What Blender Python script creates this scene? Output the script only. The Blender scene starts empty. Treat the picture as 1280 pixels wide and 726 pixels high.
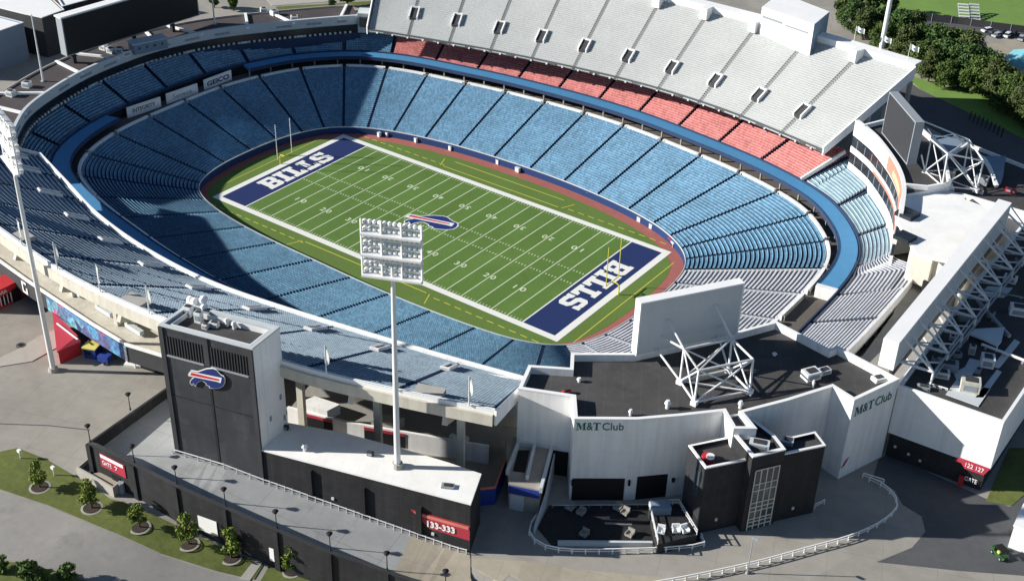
import bpy, bmesh, math, random
import numpy as np
from mathutils import Vector

rnd = random.Random(7)
scene = bpy.context.scene
COL = scene.collection

# ------------------------------------------------------------------ camera
CAM = np.array([186.374, -229.924, 161.950])
YAW, PITCH, ROLL, FOC = 2.18169674, 0.551933273, 0.0321230895, 1589.99
_f = np.array([math.cos(PITCH) * math.cos(YAW), math.cos(PITCH) * math.sin(YAW), -math.sin(PITCH)])
_s = np.cross(_f, [0, 0, 1.0]); _s /= np.linalg.norm(_s)
_u = np.cross(_s, _f)
_S = _s * math.cos(ROLL) + _u * math.sin(ROLL)
_U = -_s * math.sin(ROLL) + _u * math.cos(ROLL)
cam_d = bpy.data.cameras.new("camera")
cam = bpy.data.objects.new("camera", cam_d)
COL.objects.link(cam)
from mathutils import Matrix
cam.matrix_world = Matrix(((_S[0], _U[0], -_f[0], CAM[0]), (_S[1], _U[1], -_f[1], CAM[1]), (_S[2], _U[2], -_f[2], CAM[2]), (0, 0, 0, 1)))
cam_d.sensor_width = 36
cam_d.lens = FOC / 1280 * 36
cam_d.clip_start = 1
cam_d.clip_end = 6000
scene.camera = cam

# ------------------------------------------------------------------ light
SUN_AZ, SUN_EL = math.radians(215.0), math.radians(23.4)     # direction towards the sun
world = bpy.data.worlds.new("World"); scene.world = world
world.use_nodes = True
wn = world.node_tree
bg = wn.nodes["Background"]
sky = wn.nodes.new("ShaderNodeTexSky")
sky.sky_type = 'NISHITA'; sky.sun_disc = False
sky.sun_elevation = SUN_EL
sky.sun_rotation = math.radians(90) - SUN_AZ
sky.air_density = 1.0; sky.dust_density = 0.2; sky.ozone_density = 3.0
wn.links.new(sky.outputs[0], bg.inputs[0])
bg.inputs[1].default_value = 0.055
sun_d = bpy.data.lights.new("sun", 'SUN')
sun_d.energy = 5.0; sun_d.angle = math.radians(0.5); sun_d.color = (1.0, 0.955, 0.88)
sun = bpy.data.objects.new("sun", sun_d); COL.objects.link(sun)
sd = Vector((math.cos(SUN_AZ) * math.cos(SUN_EL), math.sin(SUN_AZ) * math.cos(SUN_EL), math.sin(SUN_EL)))
sun.rotation_euler = sd.to_track_quat('Z', 'Y').to_euler()
scene.view_settings.view_transform = 'Standard'
scene.view_settings.look = 'None'
scene.view_settings.exposure = 0.60
scene.view_settings.gamma = 1.0

# ------------------------------------------------------------------ surveying helpers
def at(px, py, z):
    """ground plan position of a point of known height seen at a pixel of the 1280x726 photograph"""
    d = _f + _S * (px - 640) / FOC - _U * (py - 363) / FOC
    t = (z - CAM[2]) / d[2]
    p = CAM + t * d
    return (float(p[0]), float(p[1]), float(z))
def at2(px, py, z): return at(px, py, z)[:2]

# ------------------------------------------------------------------ materials
M = {}
def mat(name, col, rough=0.8, var=0.08, scale=0.6, bump=0.0, bscale=8.0, metal=0.0, var2=0.0, scale2=0.05, spec=0.3, seam=None, streak=0.0, cells=None, blots=0.0):
    m = bpy.data.materials.new(name); m.use_nodes = True
    nt = m.node_tree; b = nt.nodes["Principled BSDF"]
    b.inputs["Roughness"].default_value = rough
    b.inputs["Metallic"].default_value = metal
    b.inputs["Specular IOR Level"].default_value = spec
    tc = nt.nodes.new("ShaderNodeTexCoord")
    last = None
    def layer(prev, sc, amt, detail):
        n = nt.nodes.new("ShaderNodeTexNoise"); n.inputs["Scale"].default_value = sc; n.inputs["Detail"].default_value = detail
        n.inputs["Roughness"].default_value = 0.65
        nt.links.new(tc.outputs["Object"], n.inputs["Vector"])
        mr = nt.nodes.new("ShaderNodeMapRange")
        mr.inputs[1].default_value = 0.25; mr.inputs[2].default_value = 0.75
        mr.inputs[3].default_value = 1 - amt; mr.inputs[4].default_value = 1 + amt
        nt.links.new(n.outputs[0], mr.inputs[0])
        mx = nt.nodes.new("ShaderNodeMix"); mx.data_type = 'RGBA'; mx.blend_type = 'MULTIPLY'
        mx.inputs[0].default_value = 1
        if prev is None: mx.inputs[6].default_value = (*col, 1)
        else: nt.links.new(prev, mx.inputs[6])
        nt.links.new(mr.outputs[0], mx.inputs[7])
        return mx.outputs[2]
    last = layer(None, scale, var, 6)
    if var2: last = layer(last, scale2, var2, 4)
    def mult(prev, fac):
        mx = nt.nodes.new("ShaderNodeMix"); mx.data_type = 'RGBA'; mx.blend_type = 'MULTIPLY'; mx.inputs[0].default_value = 1
        nt.links.new(prev, mx.inputs[6]); nt.links.new(fac, mx.inputs[7]); return mx.outputs[2]
    def ranged(src, a, b_, c, d):
        mr = nt.nodes.new("ShaderNodeMapRange"); mr.inputs[1].default_value = a; mr.inputs[2].default_value = b_; mr.inputs[3].default_value = c; mr.inputs[4].default_value = d
        nt.links.new(src, mr.inputs[0]); return mr.outputs[0]
    if streak:      # weathering that runs down the wall
        mp = nt.nodes.new("ShaderNodeMapping"); mp.inputs["Scale"].default_value = (.9, .9, .06); nt.links.new(tc.outputs["Object"], mp.inputs[0])
        n = nt.nodes.new("ShaderNodeTexNoise"); n.inputs["Scale"].default_value = 1.0; n.inputs["Detail"].default_value = 5; nt.links.new(mp.outputs[0], n.inputs["Vector"])
        last = mult(last, ranged(n.outputs[0], .40, .72, 1.03, 1 - streak))
    if cells:       # slabs and patches poured at different times
        mp = nt.nodes.new("ShaderNodeMapping"); mp.inputs["Rotation"].default_value = (0, 0, .35); nt.links.new(tc.outputs["Object"], mp.inputs[0])
        v = nt.nodes.new("ShaderNodeTexVoronoi"); v.distance = 'CHEBYCHEV'; v.inputs["Scale"].default_value = cells[0]; v.inputs["Randomness"].default_value = .8; nt.links.new(mp.outputs[0], v.inputs["Vector"])
        sc3 = nt.nodes.new("ShaderNodeSeparateColor"); nt.links.new(v.outputs["Color"], sc3.inputs[0])
        last = mult(last, ranged(sc3.outputs[0], 0, 1, 1 - cells[1], 1 + cells[1]))
    if blots:       # dark stains with soft edges
        n = nt.nodes.new("ShaderNodeTexNoise"); n.inputs["Scale"].default_value = .16; n.inputs["Detail"].default_value = 7; n.inputs["Roughness"].default_value = .7; nt.links.new(tc.outputs["Object"], n.inputs["Vector"])
        last = mult(last, ranged(n.outputs[0], .56, .70, 1, 1 - blots))
    if seam:
        # joints: seam = (period, width share, strength, (ax, ay, az) list of directions)
        per, wid, stg, dirs = seam
        for dv in dirs:
            vd = nt.nodes.new("ShaderNodeVectorMath"); vd.operation = 'DOT_PRODUCT'; vd.inputs[1].default_value = dv
            # slight wander so that joints are not ruler straight
            nt.links.new(tc.outputs["Object"], vd.inputs[0])
            m1 = nt.nodes.new("ShaderNodeMath"); m1.operation = 'DIVIDE'; m1.inputs[1].default_value = per; nt.links.new(vd.outputs["Value"], m1.inputs[0])
            m2 = nt.nodes.new("ShaderNodeMath"); m2.operation = 'FRACT'; nt.links.new(m1.outputs[0], m2.inputs[0])
            m3 = nt.nodes.new("ShaderNodeMath"); m3.operation = 'LESS_THAN'; m3.inputs[1].default_value = wid; nt.links.new(m2.outputs[0], m3.inputs[0])
            n3 = nt.nodes.new("ShaderNodeTexNoise"); n3.inputs["Scale"].default_value = .25; nt.links.new(tc.outputs["Object"], n3.inputs["Vector"])
            m4 = nt.nodes.new("ShaderNodeMath"); m4.operation = 'MULTIPLY'; nt.links.new(m3.outputs[0], m4.inputs[0]); nt.links.new(n3.outputs[0], m4.inputs[1])
            m5 = nt.nodes.new("ShaderNodeMapRange"); m5.inputs[3].default_value = 1; m5.inputs[4].default_value = 1 - 1.6 * stg; m5.clamp = False; nt.links.new(m4.outputs[0], m5.inputs[0])
            mx = nt.nodes.new("ShaderNodeMix"); mx.data_type = 'RGBA'; mx.blend_type = 'MULTIPLY'; mx.inputs[0].default_value = 1
            nt.links.new(last, mx.inputs[6]); nt.links.new(m5.outputs[0], mx.inputs[7]); last = mx.outputs[2]
    nt.links.new(last, b.inputs["Base Color"])
    if bump:
        n = nt.nodes.new("ShaderNodeTexNoise"); n.inputs["Scale"].default_value = bscale; n.inputs["Detail"].default_value = 5
        nt.links.new(tc.outputs["Object"], n.inputs["Vector"])
        bp = nt.nodes.new("ShaderNodeBump"); bp.inputs["Strength"].default_value = bump; bp.inputs["Distance"].default_value = 0.1
        nt.links.new(n.outputs[0], bp.inputs["Height"]); nt.links.new(bp.outputs[0], b.inputs["Normal"])
    M[name] = m
    return m

def seat_mat(name, col, gap, pitch=0.5, duty=0.18, var=0.25, rough=0.5):
    """seats along a row: UV x runs along the row in metres, UV y counts rows"""
    m = bpy.data.materials.new(name); m.use_nodes = True
    nt = m.node_tree; b = nt.nodes["Principled BSDF"]
    b.inputs["Roughness"].default_value = rough
    b.inputs["Specular IOR Level"].default_value = 0.3
    uv = nt.nodes.new("ShaderNodeUVMap")
    sp = nt.nodes.new("ShaderNodeSeparateXYZ"); nt.links.new(uv.outputs[0], sp.inputs[0])
    dv = nt.nodes.new("ShaderNodeMath"); dv.operation = 'DIVIDE'; dv.inputs[1].default_value = pitch
    nt.links.new(sp.outputs[0], dv.inputs[0])
    fr = nt.nodes.new("ShaderNodeMath"); fr.operation = 'FRACT'; nt.links.new(dv.outputs[0], fr.inputs[0])
    lt = nt.nodes.new("ShaderNodeMath"); lt.operation = 'LESS_THAN'; lt.inputs[1].default_value = duty
    nt.links.new(fr.outputs[0], lt.inputs[0])
    fl = nt.nodes.new("ShaderNodeMath"); fl.operation = 'FLOOR'; nt.links.new(dv.outputs[0], fl.inputs[0])
    cb = nt.nodes.new("ShaderNodeCombineXYZ"); nt.links.new(fl.outputs[0], cb.inputs[0]); nt.links.new(sp.outputs[1], cb.inputs[1])
    wn_ = nt.nodes.new("ShaderNodeTexWhiteNoise"); wn_.noise_dimensions = '2D'; nt.links.new(cb.outputs[0], wn_.inputs[0])
    mr = nt.nodes.new("ShaderNodeMapRange"); mr.inputs[3].default_value = 1 - var; mr.inputs[4].default_value = 1 + var
    nt.links.new(wn_.outputs[0], mr.inputs[0])
    tc = nt.nodes.new("ShaderNodeTexCoord")
    n = nt.nodes.new("ShaderNodeTexNoise"); n.inputs["Scale"].default_value = 0.12; n.inputs["Detail"].default_value = 5
    nt.links.new(tc.outputs["Object"], n.inputs["Vector"])
    mr2 = nt.nodes.new("ShaderNodeMapRange"); mr2.inputs[1].default_value = .3; mr2.inputs[2].default_value = .7
    mr2.inputs[3].default_value = 0.88; mr2.inputs[4].default_value = 1.12
    nt.links.new(n.outputs[0], mr2.inputs[0])
    mm = nt.nodes.new("ShaderNodeMath"); mm.operation = 'MULTIPLY'
    nt.links.new(mr.outputs[0], mm.inputs[0]); nt.links.new(mr2.outputs[0], mm.inputs[1])
    mx = nt.nodes.new("ShaderNodeMix"); mx.data_type = 'RGBA'; mx.blend_type = 'MULTIPLY'; mx.inputs[0].default_value = 1
    mx.inputs[6].default_value = (*col, 1); nt.links.new(mm.outputs[0], mx.inputs[7])
    m2 = nt.nodes.new("ShaderNodeMix"); m2.data_type = 'RGBA'
    nt.links.new(lt.outputs[0], m2.inputs[0]); nt.links.new(mx.outputs[2], m2.inputs[6]); m2.inputs[7].default_value = (*gap, 1)
    nt.links.new(m2.outputs[2], b.inputs["Base Color"])
    M[name] = m
    return m

mat("concrete", (.325, .306, .272), .9, .10, .35, .15, 3, var2=.16, scale2=.045, cells=(.045, .06), blots=.10, seam=(9.0, .016, .16, ((.94, .34, 0), (-.34, .94, 0))))
mat("concrete_tan", (.37, .335, .265), .9, .10, .5, .1, 4, var2=.12, scale2=.09, cells=(.08, .06), blots=.10, seam=(7.0, .02, .15, ((.94, .34, 0), (-.34, .94, 0))))
mat("concrete_light", (.42, .40, .36), .9, .08, .5, .1, 4)
mat("ramp_grey", (.36, .37, .37), .85, .05, .4, .1, 4, var2=.10, scale2=.10, blots=.22, seam=(8.0, .02, .22, ((.98, .20, 0), (-.2, .98, 0))))
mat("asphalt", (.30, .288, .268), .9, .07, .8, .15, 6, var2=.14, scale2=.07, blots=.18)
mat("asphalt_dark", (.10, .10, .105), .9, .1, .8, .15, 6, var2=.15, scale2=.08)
mat("grass", (.125, .150, .040), .95, .25, .9, .4, 8, var2=.25, scale2=.09)
mat("ground_dark", (.095, .098, .105), .9, .1, .8, .15, 6, var2=.15, scale2=.08)
mat("grass_far", (.16, .27, .06), .95, .10, .2, .2, 4, var2=.15, scale2=.02)
mat("mulch", (.055, .042, .034), .95, .3, 3, .6, 14)
mat("turf", (.108, .200, .040), .9, .10, 1.4, .2, 10, var2=.14, scale2=.06, blots=.10)
mat("turf_band", (.100, .186, .036), .9, .10, 1.4, .2, 10, var2=.14, scale2=.06, blots=.10)
mat("turf_dark", (.118, .192, .040), .9, .09, 1.4, .2, 10, var2=.10, scale2=.06)
mat("track", (.37, .125, .105), .85, .10, .6, .1, 6, var2=.06)
mat("field_white", (.80, .80, .76), .8, .05, 2)
mat("line_white", (.62, .70, .50), .8, .05, 2)
mat("line_yellow", (.60, .56, .08), .8, .05, 2)
mat("endzone_blue", (.014, .030, .120), .8, .12, .8, .1, 10)
mat("logo_blue", (.018, .035, .17), .6, .05, 2)
mat("logo_red", (.55, .035, .055), .6, .05, 2)
mat("white_paint", (.88, .88, .87), .6, .04, .3, var2=.04, scale2=.07)
mat("white_wall", (.86, .86, .85), .7, .04, .5, var2=.05, scale2=.10, streak=.10, seam=(3.6, .016, .16, ((.8, .6, 0), (0, 0, 1))))
mat("white_roof", (.90, .895, .87), .8, .03, .4, var2=.10, scale2=.14, seam=(3.0, .02, .10, ((.86, .5, 0),)))
mat("white_metal", (.74, .75, .75), .45, .04, 2)
mat("cream", (.60, .57, .49), .8, .05, .5, var2=.08, scale2=.2, streak=.15)
mat("grey_steel", (.30, .33, .36), .5, .06, 2)
mat("light_panel", (.56, .60, .62), .6, .03, .4, var2=.05, scale2=.1, seam=(2.6, .016, .16, ((.8, .6, 0), (0, 0, 1))))
mat("dark_roof", (.070, .068, .068), .92, .12, .5, .2, 6, var2=.28, scale2=.10, blots=.35, seam=(3.2, .03, -.35, ((.86, .5, 0),)))
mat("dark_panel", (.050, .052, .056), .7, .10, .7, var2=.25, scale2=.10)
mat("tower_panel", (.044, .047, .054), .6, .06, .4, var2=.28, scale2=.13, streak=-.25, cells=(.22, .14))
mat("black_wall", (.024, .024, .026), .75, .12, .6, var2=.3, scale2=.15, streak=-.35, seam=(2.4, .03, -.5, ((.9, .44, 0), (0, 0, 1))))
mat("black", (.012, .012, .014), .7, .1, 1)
mat("screen_black", (.008, .010, .014), .45, .1, .3)
mat("dark_glass", (.02, .025, .032), .15, .3, .6, spec=.6)
mat("lit_strip", (.62, .64, .62), .5, .2, .8)
mat("navy_concrete", (.030, .052, .115), .85, .12, .8, var2=.1)
mat("walk_shaded", (.13, .115, .10), .9, .15, .8)  # walkway colour darkened to paint in the shade under the ledge
mat("blue_ledge", (.075, .26, .48), .6, .06, .5, var2=.06, scale2=.06)
mat("blue_pad", (.016, .045, .15), .6, .1, 1)
mat("aisle_navy", (.030, .052, .110), .85, .15, 1)
mat("tread_pale", (.10, .12, .17), .85, .15, 1)
mat("tread_grey", (.51, .53, .53), .85, .06, 1)
mat("red", (.52, .03, .04), .6, .08, 1)
mat("red_sign", (.46, .045, .075), .5, .05, 1)
mat("red_fade", (.70, .24, .17), .6, .1, .5)
mat("tread_pink", (.55, .40, .37), .85, .1, 1)
mat("orange_sign", (.78, .46, .28), .6, .12, .4)
mat("yellow", (.70, .62, .16), .5, .05, 1)
mat("green_text", (.01, .13, .10), .6, .05, 1)
mat("bark", (.09, .065, .045), .95, .2, 3, .5, 10)
mat("blue_sign", (.03, .06, .30), .5, .1, 1)
mat("flag_cloth", (.72, .76, .72), .8, .05, 1)
mat("tint_glass", (.05, .07, .09), .1, .1, 1, spec=.6)
mat("car_white", (.75, .75, .76), .3, .02, 1)
mat("car_dark", (.03, .035, .05), .3, .02, 1)
mat("car_silver", (.40, .42, .45), .3, .02, 1)
mat("green_paint", (.03, .09, .03), .4, .05, 1)
mat("teal_tarp", (.20, .50, .58), .5, .08, .5)
mat("rubber", (.012, .012, .012), .9, .05, 2)
mat("brown_roof", (.075, .064, .066), .9, .12, .5, var2=.25, blots=.3)
mat("blue_roof", (.20, .27, .35), .8, .08, .5)
seat_mat("seat_blue", (.150, .300, .435), (.04, .09, .17), var=.26)
seat_mat("seat_pale", (.62, .64, .68), (.35, .37, .42), pitch=1.2, duty=.06, var=.10)
seat_mat("seat_powder", (.33, .45, .52), (.10, .17, .25), pitch=.5, duty=.15, var=.14)
seat_mat("seat_red", (.56, .215, .205), (.34, .10, .10), pitch=.5, duty=.15, var=.22)
seat_mat("seat_grey", (.47, .485, .48), (.46, .48, .48), pitch=.6, duty=.06, var=.06)
seat_mat("seat_steel", (.37, .47, .55), (.06, .10, .19), pitch=.55, duty=.16, var=.14)

def leaf_mat(name, c1, c2):
    m = bpy.data.materials.new(name); m.use_nodes = True
    nt = m.node_tree; b = nt.nodes["Principled BSDF"]; b.inputs["Roughness"].default_value = .75
    b.inputs["Specular IOR Level"].default_value = .2
    g = nt.nodes.new("ShaderNodeNewGeometry"); mx = nt.nodes.new("ShaderNodeMix"); mx.data_type = 'RGBA'
    mx.inputs[6].default_value = (*c1, 1); mx.inputs[7].default_value = (*c2, 1)
    nt.links.new(g.outputs["Random Per Island"], mx.inputs[0]); nt.links.new(mx.outputs[2], b.inputs["Base Color"])
    M[name] = m
leaf_mat("leaf_dark", (.035, .075, .022), (.085, .145, .042))
leaf_mat("leaf_mid", (.045, .085, .020), (.110, .160, .040))
leaf_mat("leaf_olive", (.050, .075, .022), (.100, .130, .045))
leaf_mat("leaf_young", (.105, .155, .022), (.230, .285, .058))

def mural_mat():
    m = bpy.data.materials.new("mural"); m.use_nodes = True
    nt = m.node_tree; b = nt.nodes["Principled BSDF"]; b.inputs["Roughness"].default_value = .7
    tc = nt.nodes.new("ShaderNodeTexCoord")
    v = nt.nodes.new("ShaderNodeTexVoronoi"); v.inputs["Scale"].default_value = .33
    nt.links.new(tc.outputs["Object"], v.inputs["Vector"])
    cr = nt.nodes.new("ShaderNodeValToRGB")
    e = cr.color_ramp.elements
    e[0].color = (.05, .12, .30, 1); e[1].color = (.12, .12, .16, 1)
    for p, c in ((.25, (.09, .26, .46, 1)), (.42, (.03, .05, .12, 1)), (.55, (.42, .13, .26, 1)), (.66, (.08, .10, .22, 1)), (.8, (.14, .36, .46, 1))):
        x = e.new(p); x.color = c
    sp = nt.nodes.new("ShaderNodeSeparateColor"); nt.links.new(v.outputs["Color"], sp.inputs[0])
    nt.links.new(sp.outputs[0], cr.inputs[0])
    n = nt.nodes.new("ShaderNodeTexNoise"); n.inputs["Scale"].default_value = 1.3; n.inputs["Detail"].default_value = 4
    nt.links.new(tc.outputs["Object"], n.inputs["Vector"])
    mr = nt.nodes.new("ShaderNodeMapRange"); mr.inputs[1].default_value = .3; mr.inputs[2].default_value = .7; mr.inputs[3].default_value = .5; mr.inputs[4].default_value = 1.7
    nt.links.new(n.outputs[0], mr.inputs[0])
    mx = nt.nodes.new("ShaderNodeMix"); mx.data_type = 'RGBA'; mx.blend_type = 'MULTIPLY'; mx.inputs[0].default_value = 1
    nt.links.new(cr.outputs[0], mx.inputs[6]); nt.links.new(mr.outputs[0], mx.inputs[7])
    nt.links.new(mx.outputs[2], b.inputs["Base Color"])
    M["mural"] = m
mural_mat()

# ------------------------------------------------------------------ mesh helpers
class MB:
    def __init__(s): s.v = []; s.f = []; s.m = []; s.uv = []
    def quad(s, pts, mi=0, uv=None):
        b = len(s.v); s.v += [tuple(map(float, p)) for p in pts]
        s.f.append(tuple(range(b, b + len(pts)))); s.m.append(mi); s.uv.append(uv)
    def hexa(s, p, mi=0):
        """p: 4 bottom + 4 top corners (ccw)"""
        b = len(s.v); s.v += [tuple(map(float, q)) for q in p]
        for f in ((3, 2, 1, 0), (4, 5, 6, 7), (0, 1, 5, 4), (1, 2, 6, 5), (2, 3, 7, 6), (3, 0, 4, 7)):
            s.f.append(tuple(b + i for i in f)); s.m.append(mi); s.uv.append(None)
    def box(s, c, d, rz=0, mi=0):
        cx, cy, cz = c; hx, hy, hz = d[0] / 2, d[1] / 2, d[2] / 2
        co, si = math.cos(rz), math.sin(rz)
        q = [(cx + x * co - y * si, cy + x * si + y * co) for x, y in ((-hx, -hy), (hx, -hy), (hx, hy), (-hx, hy))]
        s.hexa([(x, y, cz - hz) for x, y in q] + [(x, y, cz + hz) for x, y in q], mi)
    def prism(s, poly, z0, z1, mi=0, top=True, bottom=True, mtop=None):
        n = len(poly); b = len(s.v)
        z0 = z0 if isinstance(z0, (list, tuple)) else [z0] * n
        z1 = z1 if isinstance(z1, (list, tuple)) else [z1] * n
        s.v += [(p[0], p[1], z0[i]) for i, p in enumerate(poly)] + [(p[0], p[1], z1[i]) for i, p in enumerate(poly)]
        for i in range(n):
            j = (i + 1) % n
            s.f.append((b + i, b + j, b + n + j, b + n + i)); s.m.append(mi); s.uv.append(None)
        if top: s.f.append(tuple(b + n + i for i in range(n))); s.m.append(mi if mtop is None else mtop); s.uv.append(None)
        if bottom: s.f.append(tuple(b + n - 1 - i for i in range(n))); s.m.append(mi); s.uv.append(None)
    def beam(s, p, q, w, h=None, mi=0):
        h = h or w
        p = Vector(p); q = Vector(q); d = (q - p).normalized()
        a = Vector((0, 0, 1)) if abs(d.z) < .95 else Vector((1, 0, 0))
        x = d.cross(a).normalized() * w / 2; y = x.cross(d).normalized() * h / 2
        s.hexa([p - x - y, p + x - y, p + x + y, p - x + y, q - x - y, q + x - y, q + x + y, q - x + y], mi)
    def tube(s, p, q, r, r2=None, n=10, mi=0, cap=True):
        r2 = r if r2 is None else r2
        p = Vector(p); q = Vector(q); d = (q - p).normalized()
        a = Vector((0, 0, 1)) if abs(d.z) < .95 else Vector((1, 0, 0))
        x = d.cross(a).normalized(); y = d.cross(x).normalized(); b = len(s.v)
        for c, rr in ((p, r), (q, r2)):
            for i in range(n):
                t = 2 * math.pi * i / n
                s.v.append(tuple(c + x * (math.cos(t) * rr) + y * (math.sin(t) * rr)))
        for i in range(n):
            j = (i + 1) % n
            s.f.append((b + i, b + j, b + n + j, b + n + i)); s.m.append(mi); s.uv.append(None)
        if cap:
            s.f.append(tuple(b + i for i in range(n))[::-1]); s.m.append(mi); s.uv.append(None)
            s.f.append(tuple(b + n + i for i in range(n))); s.m.append(mi); s.uv.append(None)
    def strip(s, A, B, mi=0, closed=False):
        """faces between two polylines of 3-D points"""
        n = len(A); b = len(s.v)
        s.v += [tuple(map(float, p)) for p in A] + [tuple(map(float, p)) for p in B]
        for i in range(n if closed else n - 1):
            j = (i + 1) % n
            s.f.append((b + i, b + j, b + n + j, b + n + i)); s.m.append(mi); s.uv.append(None)
    def wall(s, pts, thick, z0, z1, mi=0, closed=False):
        """a wall of some thickness along a plan polyline; z0/z1 numbers or lists"""
        n = len(pts); off = offset_line(pts, thick, closed)
        z0 = z0 if isinstance(z0, (list, tuple, np.ndarray)) else [z0] * n
        z1 = z1 if isinstance(z1, (list, tuple, np.ndarray)) else [z1] * n
        a0 = [(p[0], p[1], z) for p, z in zip(pts, z0)]; a1 = [(p[0], p[1], z) for p, z in zip(pts, z1)]
        b0 = [(p[0], p[1], z) for p, z in zip(off, z0)]; b1 = [(p[0], p[1], z) for p, z in zip(off, z1)]
        s.strip(a0, a1, mi, closed); s.strip(a1, b1, mi, closed); s.strip(b1, b0, mi, closed); s.strip(b0, a0, mi, closed)
        if not closed:
            s.quad([a0[0], a1[0], b1[0], b0[0]], mi); s.quad([a0[-1], b0[-1], b1[-1], a1[-1]], mi)
    def build(s, name, mats, parent=None, smooth=False, fix=True):
        mats = mats if isinstance(mats, (list, tuple)) else [mats]
        o3 = parent_origin(parent)
        me = bpy.data.meshes.new(name)
        me.from_pydata([(x - o3[0], y - o3[1], z - o3[2]) for x, y, z in s.v], [], s.f)
        for k in mats: me.materials.append(M[k] if isinstance(k, str) else k)
        me.polygons.foreach_set("material_index", s.m)
        if any(u is not None for u in s.uv):
            ul = me.uv_layers.new(name="UVMap"); flat = []
            for f, u in zip(s.f, s.uv):
                u = u or [(0, 0)] * len(f)
                for q in u: flat += [q[0], q[1]]
            ul.data.foreach_set("uv", flat)
        if fix:
            bm = bmesh.new(); bm.from_mesh(me)
            bmesh.ops.remove_doubles(bm, verts=bm.verts, dist=.0005) if len(s.v) < 3000 else None
            bmesh.ops.recalc_face_normals(bm, faces=bm.faces)
            bm.to_mesh(me); bm.free()
        if smooth:
            me.polygons.foreach_set("use_smooth", [True] * len(me.polygons))
        me.update()
        o = bpy.data.objects.new(name, me); COL.objects.link(o)
        if parent: o.parent = parent
        return o

def parent_origin(p):
    x = y = z = 0
    while p is not None:
        x += p.location[0]; y += p.location[1]; z += p.location[2]; p = p.parent
    return (x, y, z)

def offset_line(pts, d, closed=False):
    """plan polyline moved d to its left"""
    n = len(pts); out = []
    for i in range(n):
        a = pts[i - 1] if (i > 0 or closed) else None
        c = pts[(i + 1) % n] if (i < n - 1 or closed) else None
        p = pts[i]
        def nrm(u, w):
            l = math.hypot(w[0] - u[0], w[1] - u[1]) or 1
            return (-(w[1] - u[1]) / l, (w[0] - u[0]) / l)
        if a is None: m = nrm(p, c); k = 1
        elif c is None: m = nrm(a, p); k = 1
        else:
            n1, n2 = nrm(a, p), nrm(p, c)
            m = (n1[0] + n2[0], n1[1] + n2[1]); l = math.hypot(*m) or 1; m = (m[0] / l, m[1] / l)
            k = 1 / max(.4, m[0] * n1[0] + m[1] * n1[1])
        out.append((p[0] + m[0] * d * k, p[1] + m[1] * d * k))
    return out

def ccw(poly):
    a = sum(poly[i][0] * poly[(i + 1) % len(poly)][1] - poly[(i + 1) % len(poly)][0] * poly[i][1] for i in range(len(poly)))
    return list(poly) if a > 0 else list(poly)[::-1]

def tag(o, label, cat=None, group=None, kind=None):
    if label: o["label"] = label
    if cat: o["category"] = cat
    if group: o["group"] = group
    if kind: o["kind"] = kind
    return o
def thing(name, loc, label, cat, group=None):
    o = bpy.data.objects.new(name, None); COL.objects.link(o)
    o.empty_display_size = .5; o.location = loc
    return tag(o, label, cat, group)
def copy_tree(o, parent=None):
    c = o.copy(); COL.objects.link(c); c.parent = parent
    for ch in o.children: copy_tree(ch, c)
    return c
ORD = ["first", "second", "third", "fourth", "fifth", "sixth", "seventh", "eighth", "ninth", "tenth", "eleventh", "twelfth", "thirteenth", "fourteenth", "fifteenth", "sixteenth", "seventeenth", "eighteenth", "nineteenth", "twentieth"]

def text(name, s, origin, right, up, height, m, parent, ext=.04, bold=0.0, width=None):
    cu = bpy.data.curves.new(name, 'FONT'); cu.body = s; cu.size = 1; cu.extrude = .01; cu.offset = bold
    o = bpy.data.objects.new(name, cu)
    me = bpy.data.meshes.new_from_object(o)
    bpy.data.objects.remove(o); bpy.data.curves.remove(cu)
    R = Vector(right).normalized(); U = Vector(up).normalized(); N = R.cross(U)
    co = [v.co.copy() for v in me.vertices]
    x0 = min(c.x for c in co); x1 = max(c.x for c in co); y0 = min(c.y for c in co); y1 = max(c.y for c in co)
    sy = height / (y1 - y0); sx = (width / (x1 - x0)) if width else sy
    o3 = Vector(parent_origin(parent))
    for v, c in zip(me.vertices, co):
        v.co = Vector(origin) + R * ((c.x - x0) * sx) + U * ((c.y - y0) * sy) + N * (c.z * ext / .01) - o3
    me.materials.append(M[m])
    ob = bpy.data.objects.new(name, me); COL.objects.link(ob); ob.parent = parent
    return ob

def plate(name, polys, origin, right, up, thick, m, parent, sx=1, sy=1):
    """flat cut-out shapes (2-D polygons) standing proud of a surface"""
    R = Vector(right).normalized(); U = Vector(up).normalized(); N = R.cross(U); O = Vector(origin)
    b = MB()
    for poly in polys:
        poly = ccw(poly)
        lo = [O + R * (x * sx) + U * (y * sy) for x, y in poly]; hi = [p + N * thick for p in lo]
        n = len(poly)
        for i in range(n):
            j = (i + 1) % n; b.quad([lo[i], lo[j], hi[j], hi[i]])
        b.quad(hi)
    return b.build(name, m, parent, fix=False)

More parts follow.
